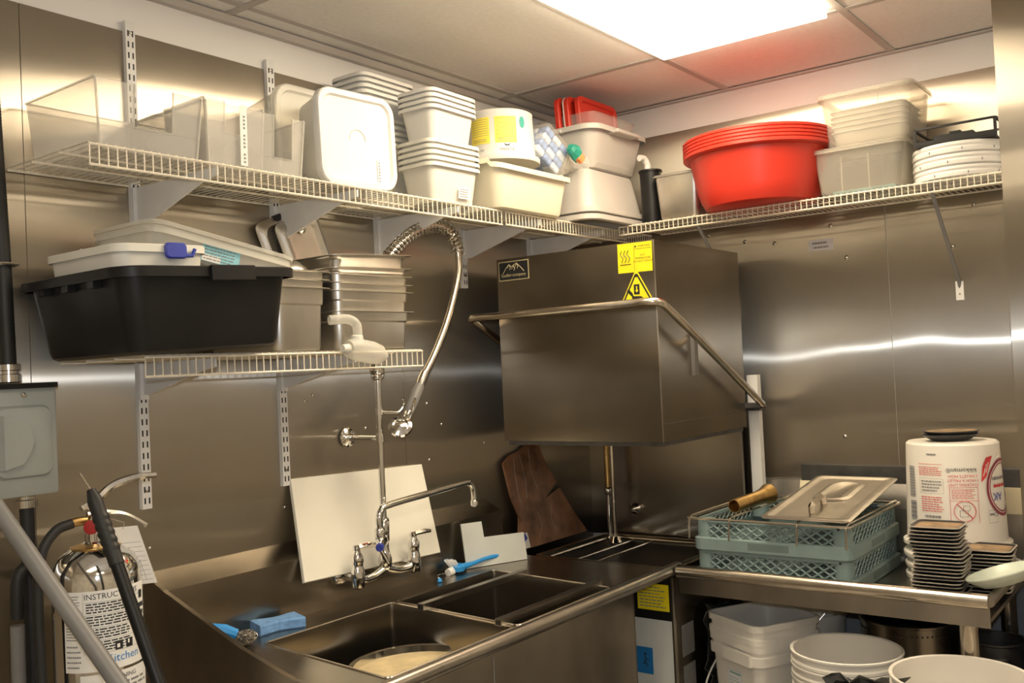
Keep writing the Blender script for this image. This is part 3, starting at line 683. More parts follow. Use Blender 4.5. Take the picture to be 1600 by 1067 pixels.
# dish racks
def dish_rack(label, loc):
    t = thing('dish_rack', label, 'dish rack', loc, (0, 0, 0), 'grey green dish racks on the dish table')
    a, w_ = .25, .006
    b = B(); q = lambda i, z: rrect(2 * a - 2 * i, 2 * a - 2 * i, .03 - i * .5, z, 4)
    b.loft([q(0, 0), q(-.004, .004), q(-.004, .038), q(.004, .042), q(.014, .042), q(.010, .036), q(.010, .0)], closed=True); b.obj('skirt_band', 'rack_green', t)
    b = B(); b.loft([q(.006, .088), q(.006, .098), q(.014, .098), q(.014, .088)], closed=True); b.obj('top_rail', 'rack_green', t)
    for k in range(4):
        b = B(); b.T = Matrix.Rotation(k * PI / 2, 4, 'Z'); n = 11; L = .40
        for i in range(-2, n + 1):
            for s_ in (-1, 1):
                x0 = -L / 2 + i * L / n; x1 = x0 + L / n * 2
                if s_ < 0: x0, x1 = x1, x0
                xa, za, xb, zb = x0, .040, x1, .090
                lo, hi = -L / 2 - .002, L / 2 + .002
                def clip(x, xo, zo, xp, zp): 
                    return x, zo + (zp - zo) * (x - xo) / (xp - xo)
                if (xa < lo and xb < lo) or (xa > hi and xb > hi): continue
                A = (xa, za); Bp = (xb, zb)
                if A[0] < lo: A = clip(lo, xa, za, xb, zb)
                if A[0] > hi: A = clip(hi, xa, za, xb, zb)
                if Bp[0] < lo: Bp = clip(lo, xa, za, xb, zb)
                if Bp[0] > hi: Bp = clip(hi, xa, za, xb, zb)
                b.tube([(A[0], -a + .010, A[1]), (Bp[0], -a + .010, Bp[1])], .0032, 4)
        b.obj('lattice', 'rack_green', t, False)
        b = B(); b.T = Matrix.Rotation(k * PI / 2, 4, 'Z'); b.rbox(.055, .055, .058, .022, .002, .038, -a + .0335, -a + .0335); b.obj('corner_post', 'rack_green', t)
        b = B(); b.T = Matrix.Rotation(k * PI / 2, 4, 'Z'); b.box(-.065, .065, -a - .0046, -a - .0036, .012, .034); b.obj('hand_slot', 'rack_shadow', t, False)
    b = B()
    for i in range(-7, 8):
        b.box(i * .031 - .002, i * .031 + .002, -.238, .238, .004, .010); b.box(-.238, .238, i * .031 - .002, i * .031 + .002, .004, .010)
    b.obj('bottom_grid', 'rack_green', t, False)
    return t
TD = DZ - .0428
dish_rack('grey green lattice dish rack directly on the steel dish table', (-.372, -1.032, TD))
dish_rack('grey green lattice dish rack stacked on another with a wire rack on it', (-.372, -1.032, TD + .0985))
# wire rack laid over the racks
RT = TD + .0985 + .100
wrk = thing('wire_rack', 'steel wire rack laid over the dish racks', 'rack', (-.385, -1.035, RT))
b = B().tube([(-.262, -.255, .004), (.245, -.255, .004), (.245, .255, .004), (-.262, .255, .004)], .004, 6, closed=True); b.obj('outer_wire', 'tube_steel', wrk)
for y in (-.245, -.10, .115, .25):
    B().tube(spline([(-.272, y, -.058), (-.268, y, -.02), (-.262, y, .002), (-.25, y, .011)], 3) + [Vector((.24, y, .011))], .0035, 6).obj('cross_wire', 'tube_steel', wrk)
# pan lid resting on it
M = Matrix.Rotation(-math.atan2(.062, .49), 4, 'Y')
ld = thing('pan_lid', 'flat stainless steel pan lid tilted on the wire rack', 'lid', (-.648, -1.155, RT + .016)); ld.rotation_euler = M.to_euler()
b = B(); b.T = Matrix.Translation((.26, 0, 0)); b.loft([rrect(.52, .268, .02, 0), rrect(.524, .272, .02, .003), rrect(.51, .258, .018, .006), rrect(.49, .238, .018, .006), rrect(.47, .218, .018, .002), rrect(.44, .19, .03, .002)]); b.obj('plate', 'pan_steel', ld)
b = B(); b.T = Matrix.Translation((.33, 0, .0)); b.loft([rrect(.24, .12, .05, .003), rrect(.22, .10, .045, .008), rrect(.20, .08, .035, .008), rrect(.18, .06, .03, .004)]); b.obj('pressed_dish', 'pan_steel', ld)
B().tube([(.075, .0, .003), (.075, 0, .022), (.085, 0, .028), (.165, 0, .030), (.178, 0, .024), (.180, 0, .003)], .010, 4).obj('handle', 'tube_steel', ld, False)
# brass funnel tube lying in the wire rack
t = thing('brass_funnel', 'brass tube with flared end lying on the wire rack', 'funnel', (-.49, -.93, RT + .012), (0, -.06, -.14))
b = B(); Lp = []
for x, r0 in ((-.105, .021), (-.10, .022), (.04, .022), (.075, .026), (.105, .034), (.107, .0335), (.074, .0235), (.04, .0185), (-.10, .0185), (-.105, .019)):
    Lp.append([(x, r0 * math.cos(2 * PI * k / 20), .034 + r0 * math.sin(2 * PI * k / 20)) for k in range(20)])
b.loft(Lp, closed=True); b.obj('tube', 'brass', t)

# upturned white pails with red print
def pail_shell(h, r0, r1, t=.003, n=40):
    """r0 closed end at z=h (upside down), r1 open end at z=0"""
    return B().lathe([(r1 + .010, 0), (r1 + .012, .004), (r1 + .012, .014), (r1 + .002, .018), (r1 + .001, .036), (r1 + .011, .040), (r1 + .011, .050), (r1 - .001, .056), (r0, h - .006), (r0 - .006, h), (.01, h)], n)
PX, PY = -.235, -1.482
for k in range(2):
    o = B().lathe([(.150, 0), (.152, .003), (.152, .013), (.143, .017), (.141, .030), (.137, .06), (.12, .06)], 40).obj('plastic_pail', 'pail_white'); o.location = (PX, PY, TD + .033 * k)
    tag(o, ('white pail rim lowest under the upturned printed pail', 'white pail rim nested second under the upturned printed pail')[k], 'pail', 'upturned pails on the dish table')
pz = TD + .066
pp = thing('plastic_pail', 'upturned white pail with red and black print under the black plates', 'pail', (PX, PY, pz), group='upturned pails on the dish table')
PH = .352; R0, R1 = .132, .143
pail_shell(PH, R0, R1).obj('body', 'pail_white', pp)
vd = Vector((CAM.x - PX, CAM.y - PY)); A0 = math.atan2(vd.y, vd.x)
def pb(x, y, lift=.0006):
    z = .205 + y; r = R1 + (R0 - R1) * (z - .056) / (PH - .062) + lift + .0006; a = A0 + x / r
    return (r * math.cos(a), r * math.sin(a), z)
ptx = lambda s, size, x, y, mt_, sp=1.: text(s, size, None, mt_, pp, 'CENTER', lambda u, v: pb(u + x, v + y), True, sp)
# the lettering is upside down because the pail is
ptx('kikkoman\u00ae', .0185, .022, .070, 'print_black')
ptx('STACKING LIMIT\n3 HIGH A PALLET\n2 PALLETS HIGH', .0115, .026, .040, 'print_red', 1.1)
R = []
for x0, x1, y0, y1 in ((-.014, .066, .0185, .0197), (-.014, .066, -.0205, -.0195), (-.014, -.0128, -.085, .0185), (.0648, .066, -.085, .0185)): R.append((x0, x1, y0, y1))
rects(R, None, 'print_red', pp, 'print_frame', pb)
rects(words(-.008, .060, -.015, .015, 6, random.Random(4), .35), None, 'print_red', pp, bend=pb)
b = B(); cc = [pb(.026 + .030 * math.cos(2 * PI * k / 28), -.050 + .030 * math.sin(2 * PI * k / 28)) for k in range(28)]
b.tube(cc, .0011, 4, closed=True); b.tube([pb(.026 + .021 * q, -.050 - .021 * q) for q in (-1, -.5, 0, .5, 1)], .0011, 4); b.obj('no_symbol', 'print_red', pp, False)
b = B()
for pts in (((.012, -.048), (.012, -.066), (.034, -.066), (.034, -.048), (.012, -.048)), ((.022, -.034), (.022, -.048), (.040, -.048), (.040, -.034), (.022, -.034))): b.tube([pb(*q) for q in pts], .0007, 4)
b.obj('symbol_boxes', 'print_grey', pp, False)
rg = random.Random(9)
rects(words(-.105, -.030, .052, .080, 5, rg, .35) + [(-.105, -.030, .086, .0872)], None, 'print_red', pp, bend=pb)
rects(words(-.098, -.032, .004, .040, 4, rg, .4) , None, 'print_grey', pp, bend=pb)
rects([(-.103, -.0295, .044, .0446), (-.103, -.0295, .0, .0006), (-.103, -.1024, .0, .044), (-.0301, -.0295, .0, .044)], None, 'print_grey', pp, 'print_frame', pb)
rects(words(-.100, -.030, -.056, -.008, 7, rg, .35), None, 'print_red', pp, bend=pb)
rects(words(-.090, -.030, -.075, -.062, 1, rg, .5), None, 'print_grey', pp, bend=pb)
rects([(-.150, -.122, -.085 + i * .0042, -.0832 + i * .0042 + .0012 * (i % 3)) for i in range(14)], None, 'print_grey', pp, 'barcode', pb)
rects([(-.153, -.124, -.015 + i * .0042, -.0132 + i * .0042 + .001 * (i % 2)) for i in range(22)], None, 'print_grey', pp, 'barcode', pb)
rects(words(-.075, -.045, .112, .120, 1, rg, .6), None, 'print_grey', pp, bend=pb)
b = B(); q = [(.078, .032), (.084, .078), (.098, .104), (.124, .108), (.114, .090), (.096, .048)]
b.add([pb(x, y) for x, y in q], [tuple(range(6))]); b.obj('red_banner', 'print_red', pp, False)
rects([(.088, .0905, .050, .074), (.0885, .0905, .077, .085), (.094, .0965, .060, .090)], None, 'label_white', pp, 'banner_print', lambda x, y: pb(x + (y - .06) * .35, y, .0010))
def ring(cx, cy, ra, rb, mt_, nm, lift=.0006):
    b = B(); n = 36; v = []
    for k in range(n):
        a = 2 * PI * k / n; v += [pb(cx + ra * math.cos(a), cy + ra * math.sin(a) * 1.15, lift), pb(cx + rb * math.cos(a), cy + rb * math.sin(a) * 1.15, lift)]
    b.add(v, [(2 * k, 2 * k + 1, (2 * k + 3) % (2 * n), (2 * k + 2) % (2 * n)) for k in range(n)]); b.obj(nm, mt_, pp, False)
ring(.168, .012, .060, .074, 'print_maroon', 'round_emblem'); ring(.168, .012, .064, .066, 'label_white', 'emblem_line', .0009)
rects(words(.118, .19, .034, .046, 1, rg, .75, .05), None, 'print_grey', pp, bend=pb)
rects(words(.122, .19, .012, .024, 1, rg, .75, .05), None, 'print_red', pp, bend=pb)
text('AK', .034, None, 'latch_blue', pp, 'CENTER', lambda u, v: pb(.138 + u, -.012 + v), True)
rects([(.096, .132, -.088, -.0872), (.096, .132, -.052, -.0512), (.096, .0966, -.088, -.052), (.1314, .132, -.088, -.052)] + [(.100, .116, -.066, -.060)], None, 'print_grey', pp, 'kosher_box', pb)
b = B(); b.tube([pb(.124 + .006 * math.cos(2 * PI * k / 14), -.064 + .006 * math.sin(2 * PI * k / 14)) for k in range(14)], .0008, 4, closed=True); b.obj('round_mark', 'print_grey', pp, False)
B().tube([(.02, -.150, .0), (-.0, -.172, -.012), (-.055, -.185, -.004)], [.003, .010, .010], 10).obj('bail_grip', 'white_plastic', pp)
# black plates on the pail
def oval_plate(name, label, loc, r, mt_, cat, rot=(0, 0, 0), sy=.8, h=.022, group=None):
    o = B().lathe([(r * .55, 0), (r * .62, .001), (r * .9, h * .6), (r, h * .9), (r, h), (r * .95, h), (r * .85, h * .65), (r * .55, .005)], 32, sx=1, sy=sy).obj(name, mt_); o.location = loc; o.rotation_euler = rot
    return tag(o, label, cat, group)
oval_plate('oval_plate', 'black oval plate resting on the upturned pail', (PX - .01, PY + .0, pz + PH), .084, 'dish_black', 'plate', (0, 0, -.9), .75, .022, 'black plates on the pail')
oval_plate('oval_plate', 'brown-topped black oval plate lying on another plate on the pail', (PX - .008, PY - .004, pz + PH + .009), .084, 'dish_black', 'plate', (0, 0, -.8), .75, .022, 'black plates on the pail')
o = B().lathe([(.046, .0), (.064, .010), (.078, .0212)], 30, sy=.75).obj('glaze', 'dish_inside'); o.parent = bpy.data.objects['oval_plate.001']
o.location = (0, 0, .0012)
# stacks of small black dishes
def small_dish(loc, rz, label, top=False):
    t = thing('square_dish', label, 'dish', loc, (0, 0, rz), 'stacked small black dishes')
    return t
dm = B(); q = lambda i, z: rrect(.134 - 2 * i, .134 - 2 * i, .018, z, 3)
Lq = [q(.030, 0), q(.026, .001), q(.006, .013), q(0, .017), q(0, .0185), q(.004, .0185), q(.010, .0145), q(.030, .005)]
def bow(L): return [[(x, y, z + .16 * ((x * x + y * y) - .004) if z > .012 else z) for x, y, z in l] for l in L]
dm.loft(bow(Lq)); DM = dm.mesh('body', 'dish_black')
rm_ = B(); rm_.loft(bow([q(-.0004, .0168), q(-.0006, .0186), q(.003, .0194), q(.003, .0188)]), closed=True); RM = rm_.mesh('rim', 'dish_rim')
rd = random.Random(12)
for st_, (bx, by, n, rz0, lean) in enumerate(((-.545, -1.507, 20, .03, -.01), (-.412, -1.598, 12, .06, 0.0))):
    for k in range(n):
        who = 'front stack beside the table rim' if st_ == 0 else 'shorter stack behind'
        nm_ = ('lowest', 'second', 'third', 'fourth', 'fifth', 'sixth', 'seventh', 'eighth', 'ninth', 'tenth', 'eleventh', 'twelfth', 'thirteenth', 'fourteenth', 'fifteenth', 'sixteenth', 'seventeenth', 'eighteenth', 'nineteenth', 'top')[k]
        lb = f'small square black dish, {nm_} from the bottom of the {"taller" if st_ == 0 else "shorter"} stack' if k else f'small square black dish at the bottom of the {"taller" if st_ == 0 else "shorter"} stack'
        if k == n - 1: lb = f'topmost small square black dish of the {"taller" if st_ == 0 else "shorter"} stack'
        t = small_dish((bx + rd.uniform(-.003, .003) + lean * k / n, by + rd.uniform(-.003, .003) + .006 * math.sin(k * .5), TD + k * .0102), rz0 + rd.uniform(-.05, .05), lb)
        link('body', DM, t); link('rim', RM, t)
        if k == n - 1:
            b = B(); b.loft(bow([q(.0105, .0150), q(.030, .0056)]), True, True); b.obj('glaze', 'dish_inside', t)
# pale dish leaning over the table end
o = oval_plate('oval_dish', 'pale mint oval dish tipped against the table end', (-.575, -1.672, DZ + .026), .092, 'plate_mint', 'dish', (-.30, -.02, 0), 1., .034)

# ------------------------------------------------------------------ pails and pots under the dish table
def open_pail(label, loc, r=.152, h=.36, handle=False, group='round white pails stacked in front of the table'):
    o = B().lathe([(r - .022, 0), (r - .02, .004), (r - .007, h - .075), (r + .002, h - .072), (r + .002, h - .062), (r - .006, h - .058), (r - .006, h - .034), (r + .002, h - .030), (r + .002, h - .022), (r - .004, h - .018), (r - .003, h - .004), (r + .003, h - .002), (r + .003, h + .003), (r - .001, h + .005), (r - .006, h + .002), (r - .009, h - .05), (r - .023, .006)], 48).obj('round_pail', 'pail_white')
    o.location = loc; tag(o, label, 'pail', group); return o
PZ = .365
pails = [(-.66, -1.265, .72), (-.83, -1.605, .745)]
for k in range(3):
    open_pail(('round white pail nested lowest beside the square pail', 'round white pail nested in the middle of the stack beside the square pail', 'open round white pail on top of the stack beside the square pail')[k], (pails[0][0], pails[0][1], pails[0][2] - .36 - .037 * (2 - k) ))
open_pail('open round white pail in front of the dish table leg', (pails[1][0], pails[1][1], pails[1][2] - .36), .165)
dr = thing('dunnage_rack', 'low black plastic rack carrying the round pails', 'rack', (-.80, -1.45, 0))
B().rbox(.54, .80, .05, .02, .004, .235).obj('top', 'black_plastic', dr)
for x in (-.18, .18):
    for y in (-.34, .34): B().rbox(.06, .06, .236, .01, .003, 0, x, y).obj('leg', 'black_plastic', dr)
B().rbox(.30, .30, .098, .02, .004, .2855, -.03, -.155).obj('riser_block', 'black_plastic', dr)
# square pails
def square_pail(label, loc, rz, wd=.255, h=.36):
    t = thing('square_pail', label, 'pail', loc, (0, 0, rz), 'square white pails under the table')
    b = B(); q = lambda i, z: rrect(wd - 2 * i, wd - 2 * i, .035 - i * .4, z, 5)
    b.loft([q(.022, 0), q(.018, .005), q(.006, h - .085), q(-.004, h - .083), q(-.004, h - .055), q(.002, h - .052), q(.002, h - .022), q(-.005, h - .020), q(-.005, h - .002), q(-.003, h), q(.004, h), q(.006, h - .01), q(.02, .006)]); b.obj('body', 'pail_white', t)
    return t
SQ = (-.488, -.945)
square_pail('square white pail with wire handle and small green label', (SQ[0], SQ[1], .345), -.50)
t = bpy.data.objects['square_pail']
for k in (0,):
    sq2 = square_pail('square white pail nested inside the one with the wire handle', (SQ[0], SQ[1], .345 + .042), -.50)
B().tube(spline([(-.01, .136, .30), (-.06, .145, .26), (-.15, .12, .16), (-.20, .0, .10)], 6), .0032, 8).obj('wire_handle', 'white_plastic', t)
B().lathe([(.010, .285), (.013, .29), (.013, .31), (.010, .315)], 10, -.01, .135).obj('handle_boss', 'pail_white', t)
B().box(-.140, -.131, -.10, .03, .275, .312).obj('grip_ledge', 'pail_white', t, False)
M = frame((-.1165, .0, .20), (0, -1, 0), (-.03, 0, 1))
st = sticker(.072, .085, off(M, .003), 'label_faint', t, 'green_label'); rects(words(-.024, .030, .028, .034, 1, random.Random(1), .8, .05), off(M, .0037), 'print_green', st)
rects([(-.034, .034, .039, .0398), (-.034, .034, -.04, -.0392), (-.034, -.0332, -.04, .039), (.0332, .034, -.04, .039)] + words(-.028, .028, -.035, .02, 6, random.Random(6), .2), off(M, .0037), 'print_green', st)
bl = thing('pail_stand', 'low steel stand under the square pails', 'stand', (SQ[0], SQ[1], .276))
B().rbox(.24, .24, .012, .02, .003, .055).obj('top', 'tube_steel', bl)
for x in (-.09, .09):
    for y in (-.09, .09): B().lathe([(.012, -.0), (.012, .056)], 8, x, y).obj('leg', 'tube_steel', bl)
# rear lidded pail
t = thing('lidded_pail', 'white lidded pail standing at the back under the table', 'pail', (-.162, -.965, .276))
B().lathe([(.11, 0), (.13, .40), (.137, .40), (.137, .415), (.128, .42), (.126, .52)], 36).obj('body', 'pail_white', t)
B().lathe([(.139, .50), (.142, .505), (.142, .53), (.134, .535), (.05, .54)], 36).obj('lid', 'white_plastic', t)
B().tube(spline([(-.10, .10, .47), (-.14, .03, .42), (-.145, -.04, .36), (-.10, -.10, .43)], 6), .002, 6).obj('wire_handle', 'tube_steel', t)
# perforated steel insert with rim
t = thing('perforated_pot', 'steel steamer pot with perforated sides in the dark under the table', 'pot', (-.24, -1.325, .276))
B().lathe([(.14, 0), (.15, .01), (.155, .30), (.165, .305), (.165, .312), (.15, .312), (.146, .015)], 40).obj('lower_pan', 'hood_steel', t)
B().lathe([(.14, .20), (.142, .33), (.144, .44), (.15, .443), (.15, .448), (.138, .448), (.134, .2)], 40).obj('upper_basket', 'hood_steel', t)
b = B()
for zc, rr in ((.28, .1553), (.42, .1442), (.34, .1428)):
    for k in range(60):
        a = 2 * PI * k / 60
        if (k // 5) % 3 == 2: continue
        b.T = frame((rr * math.cos(a), rr * math.sin(a), zc), (-math.sin(a), math.cos(a), 0), (0, 0, 1)); b.lathe([(.0034, -.001), (.0034, .0006)], 6)
b.T = None; hl = b.obj('holes', 'print_black', t, False); hl['kind'] = 'stuff'
# black pot to the right
t = thing('black_pot', 'black stockpot with loop handle past the table leg', 'pot', (-.235, -1.578, .276))
B().lathe([(.05, 0), (.075, .004), (.08, .40), (.085, .405), (.085, .41), (.077, .41), (.072, .01)], 32).obj('body', 'dark_iron', t)
B().tube(spline([(-.065, .045, .36), (-.095, .04, .375), (-.11, -.01, .375), (-.095, -.045, .375), (-.065, -.045, .36)], 4), .006, 8).obj('handle', 'dark_iron', t)
# black crumpled plastic
def crumple(name, label, loc, rot, w_, h_, seed, mt_, thick=.02, cat='plastic sheet'):
    r_ = random.Random(seed); nx, ny = 7, 14; V = []; F = []
    for j in range(ny + 1):
        for i in range(nx + 1):
            e = 1 + .16 * r_.uniform(-1, 1)
            V.append(((i / nx - .5) * w_ * e, r_.uniform(-thick, thick), (j / ny) * h_ + r_.uniform(-.01, .01)))
    for j in range(ny):
        for i in range(nx): a = j * (nx + 1) + i; F.append((a, a + 1, a + nx + 2, a + nx + 1))
    b = B(); b.add(V, F); o = b.obj(name, mt_, None, False); o.location = loc; o.rotation_euler = rot
    so = o.modifiers.new('thickness', 'SOLIDIFY'); so.thickness = .003
    return tag(o, label, cat)
crumple('bin_liner', 'crumpled black bin liner hanging beside the dishwasher body', (-.44, -.752, .36), (0, .10, .05), .19, .38, 4, 'black_sheet')
crumple('black_bag', 'crumpled black plastic bag in front of the round pails', (-.872, -1.36, .60), (.25, .15, -1.0), .20, .13, 9, 'black_sheet', .025, 'plastic bag')

# ------------------------------------------------------------------ things on the upper left shelf
T0 = SZ + .0018
def clear_bin(label, x0, x1, y0, y1, h, notch, fl_=.02):
    cx, cy = (x0 + x1) / 2, (y0 + y1) / 2
    t = thing('clear_bin', label, 'bin', (cx, cy, T0), group='clear bins on the long shelf')
    hw, hd = (x1 - x0) / 2, (y1 - y0) / 2; k = .0035
    def quad(name, pts, n):
        c = [Vector(p) for p in pts]; nn = Vector(n) * k; b = B(); b.add([tuple(p) for p in c] + [tuple(p + nn) for p in c], [(0, 1, 2, 3), (7, 6, 5, 4), (0, 4, 5, 1), (1, 5, 6, 2), (2, 6, 7, 3), (3, 7, 4, 0)]); return b.obj(name, 'clear_plastic', t, False)
    e = fl_
    quad('base', [(-hw + e, -hd + e, 0), (hw - e, -hd + e, 0), (hw - e, hd - e, 0), (-hw + e, hd - e, 0)], (0, 0, 1))
    quad('side', [(-hw + e, -hd + e, 0), (-hw + e, hd - e, 0), (-hw, hd, h), (-hw, -hd, h)], (1, 0, 0))
    quad('side', [(hw - e, -hd + e, 0), (hw - e, hd - e, 0), (hw, hd, h), (hw, -hd, h)], (-1, 0, 0))
    quad('back', [(-hw + e, hd - e, 0), (hw - e, hd - e, 0), (hw, hd, h), (-hw, hd, h)], (0, -1, 0))
    n0, n1, nz = notch
    yb = lambda z: -hd + e * (1 - z / h)
    xl = lambda z: -hw + e * (1 - z / h)
    quad('front', [(xl(0), yb(0), 0), (-xl(0), yb(0), 0), (-xl(nz), yb(nz), nz), (xl(nz), yb(nz), nz)], (0, 1, 0))
    quad('front', [(xl(nz), yb(nz), nz), (n0, yb(nz), nz), (n0, yb(h), h), (xl(h), yb(h), h)], (0, 1, 0))
    quad('front', [(n1, yb(nz), nz), (-xl(nz), yb(nz), nz), (-xl(h), yb(h), h), (n1, yb(h), h)], (0, 1, 0))
    b = B()
    b.tube([(n0, yb(h) - .001, h), (n0, yb(nz) - .001, nz), (n1, yb(nz) - .001, nz), (n1, yb(h) - .001, h)], .0022, 5); b.obj('notch_edge', 'frosted_plastic', t, False)
    b = B(); b.tube([(-hw, -hd, h), (-hw, hd, h), (hw, hd, h), (hw, -hd, h)], .003, 5); b.obj('top_edge', 'frosted_plastic', t, False)
    for sx in (-1, 1): B().tube([(sx * (hw - e), -hd + e - .001, 0), (sx * hw, -hd - .001, h)], .003, 5).obj('corner_edge', 'frosted_plastic', t, False)
    return t
clear_bin('clear plastic bin with notched front at the shelf end', -2.335, -2.075, -.325, -.03, .148, (-.04, .055, .055), .012)
cb2 = clear_bin('clear plastic bin with notched front and a paper label strip', -2.065, -1.772, -.325, -.03, .150, (.05, .11, .045), .010)
M = frame((-.045, -.1475, .082), (1, 0, 0), (-.03, -.06, 1))
st = sticker(.020, .145, off(M, .004), 'label_white', cb2, 'label_strip'); rects([(-.002, .004, -.066 + i * .009, -.066 + i * .009 + .005) for i in range(14) if i % 5 != 3], off(M, .0048), 'print_grey', st)
# tall clear bin standing at the back of these
clear_bin('taller clear plastic bin behind the labelled bin', -1.98, -1.80, -.20, -.028, .20, (-.03, .03, .12), .008)
# square white container lying on its side
def side_container(label, x, y, z, wd, h, dp, body, lidm, tilt):
    t = thing('square_container', label, 'container', (x, y, z), (0, tilt, 0), 'square containers lying on their sides')
    R_ = Matrix.Rotation(PI / 2, 4, 'X')
    b = B(); b.T = Matrix.Translation((0, 0, h / 2)) @ R_
    b.loft([rrect(wd - .06, h - .06, .03, -dp), rrect(wd - .05, h - .05, .035, -dp + .006), rrect(wd - .012, h - .012, .05, -.012), rrect(wd - .012, h - .012, .05, -.008)]); b.obj('body', body, t)
    b = B(); b.T = Matrix.Translation((0, 0, h / 2)) @ R_
    b.loft([rrect(wd, h, .05, -.014, 6), rrect(wd, h, .05, .004, 6), rrect(wd - .006, h - .006, .048, .008, 6), rrect(wd - .034, h - .034, .036, .008, 6), rrect(wd - .044, h - .044, .032, .001, 6), rrect(wd - .06, h - .06, .028, .0, 6)]); l = b.obj('lid', lidm, t)
    b = B(); b.T = Matrix.Translation((0, 0, h / 2)) @ R_; b.tube([(.03 * math.cos(a * .35) + .0, .03 * math.sin(a * .35) - .0, .001) for a in range(0, 10)], .0014, 4); b.obj('moulded_arc', lidm, l)
    return t
sc = side_container('white square food container on its side with its lid facing out', -1.580, -.325, T0, .285, .262, .10, 'milky_plastic', 'white_plastic', -.03)
M = frame((.075, -.0015, .045), (1, 0, 0), (0, 0, 1)); st = sticker(.012, .085, M, 'label_white', sc, 'label_strip'); rects([(-.002, .003, -.038 + i * .0085, -.038 + i * .0085 + .005) for i in range(9)], off(M, .0009), 'print_grey', st)
side_container('cloudy square food container on its side behind the white lid', -1.635, -.205, T0, .262, .285, .16, 'frosted_plastic', 'frosted_plastic', 0)
# nested white tubs
def nest(name, label, x, y, z, wd, dp, h, n, pitch, mt_, rz=0, tp=.014, cat='tub', group='nested white tubs on the shelf', lean=(0, 0)):
    TB = B().tub(wd, dp, h, tp, .025, .0025, .010, .005, .008, lip=.006).mesh(name, mt_)
    words_ = ('lowest', 'second', 'third', 'fourth', 'fifth', 'sixth')
    r = []
    for k in range(n):
        o = link(name, TB); o.location = (x + lean[0] * k, y + lean[1] * k, z + pitch * k); o.rotation_euler = (0, 0, rz)
        tag(o, label.replace('#', 'topmost' if k == n - 1 else words_[k]), cat, group); r.append(o)
    return r
ns = nest('plastic_tub', '# white tub of the lower front stack on the shelf', -1.188, -.272, T0, .218, .135, .115, 5, .0175, 'milky_plastic', -.03)
M = frame((.035, -.0655, .035), (1, 0, 0), (0, -.1, 1)); st = sticker(.052, .034, M, 'label_faint', ns[0], 'paper_label'); rects(words(-.022, .022, -.014, .014, 4, random.Random(3), .4), off(M, .0008), 'print_grey', st)
zt = T0 + .115 + 4 * .0175 - .002
nest('plastic_tub', '# white tub of the upper front stack on the shelf', -1.186, -.272, zt, .212, .130, .105, 4, .0165, 'white_plastic', .03)
nest('plastic_tub', '# white tub of the lower rear stack against the wall', -1.285, -.098, T0, .225, .130, .20, 5, .0185, 'milky_plastic', 0)
nest('plastic_tub', '# white tub of the upper rear stack against the wall', -1.285, -.098, T0 + .273, .222, .128, .075, 4, .0175, 'white_plastic', .02)
# cream tub, round tub, wrapped pack
ct = thing('cream_tub', 'cream rectangular tub with sagging rim on the short shelf', 'tub', (-.855, -.245, T0))
b = B(); b.tub(.400, .315, .155, .02, .045, .003, .014, .007, .012, lip=.010, n=6)
b.v = [(x, y, z - (.016 * math.sin(3 * PI * (x + .24) / .48) + .006) * (1 if z > .12 and y < -.12 else 0)) for x, y, z in b.v]; b.obj('body', 'cream_plastic', ct)
B().lathe([(.003, 0), (.003, .001)], 8, 0, 0).obj('drain_mark', 'print_grey', ct)
rt = thing('round_tub', 'white round tub with yellow printed panels on the cream tub', 'tub', (-.862, -.262, T0 + .159))
RT0, RT1, RH = .118, .112, .182
B().lathe([(RT1 - .004, .012), (RT0 + .012, .012), (RT0 + .014, .016), (RT0 + .014, .028), (RT0 + .002, .032), (RT0, .034), (RT1, RH - .012), (RT1 + .001, RH - .010), (RT1 + .001, RH - .004), (RT1 - .005, RH), (RT1 - .012, RH), (RT1 - .014, RH - .004), (.02, RH - .006)], 44).obj('body', 'white_plastic', rt)
B().box(-.15, .15, -.02, .02, .0, .0118).obj('foot_bar', 'white_plastic', rt, False)
vd = Vector((CAM.x + .862, CAM.y + .262)); A1 = math.atan2(vd.y, vd.x)
def rb(x, y, lift=.0006):
    r = RT0 + (RT1 - RT0) * (y + .07) / .16 + lift; a = A1 + x / r; return (r * math.cos(a), r * math.sin(a), .102 + y)
for x0, x1 in ((-.015, .058), (-.105, -.033)):
    rects([(x0, x1, -.035, .052)], None, 'tub_yellow', rt, 'yellow_panel', rb)
    rects([(x0 + .004, x1 - .004, .044 - .0075 * i, .0452 - .0075 * i) for i in range(8)] + words(x0 + .01, x1 - .01, -.030, -.018, 2, random.Random(1), .35), None, 'print_grey', rt, bend=lambda x, y: rb(x, y, .001))
text('SWEETIE', .013, None, 'print_black', rt, 'CENTER', lambda u, v: rb(.024 + u, -.058 + v), False)
text('oga', .012, None, 'print_grey', rt, 'CENTER', lambda u, v: rb(-.062 + u, -.055 + v), False)
b = B(); b.add([rb(.012, -.036), rb(.018, -.046), rb(.03, -.046), rb(.036, -.036), rb(.028, -.042), rb(.02, -.042)], [(0, 1, 5), (1, 2, 4, 5), (2, 3, 4)]); b.obj('bow_mark', 'print_black', rt, False)
b = B(); cc = [rb(.082 + .011 * math.cos(2 * PI * k / 20), .035 + .02 * math.sin(2 * PI * k / 20)) for k in range(20)]; b.add(cc, [tuple(range(20))]); b.obj('round_seal', 'print_green', rt, False)
pk = thing('wrapped_pack', 'clear wrapped pack of blue and white sponges with green tag', 'pack', (-.742, -.318, T0 + .160), (.08, .62, -.1))
k_ = 0
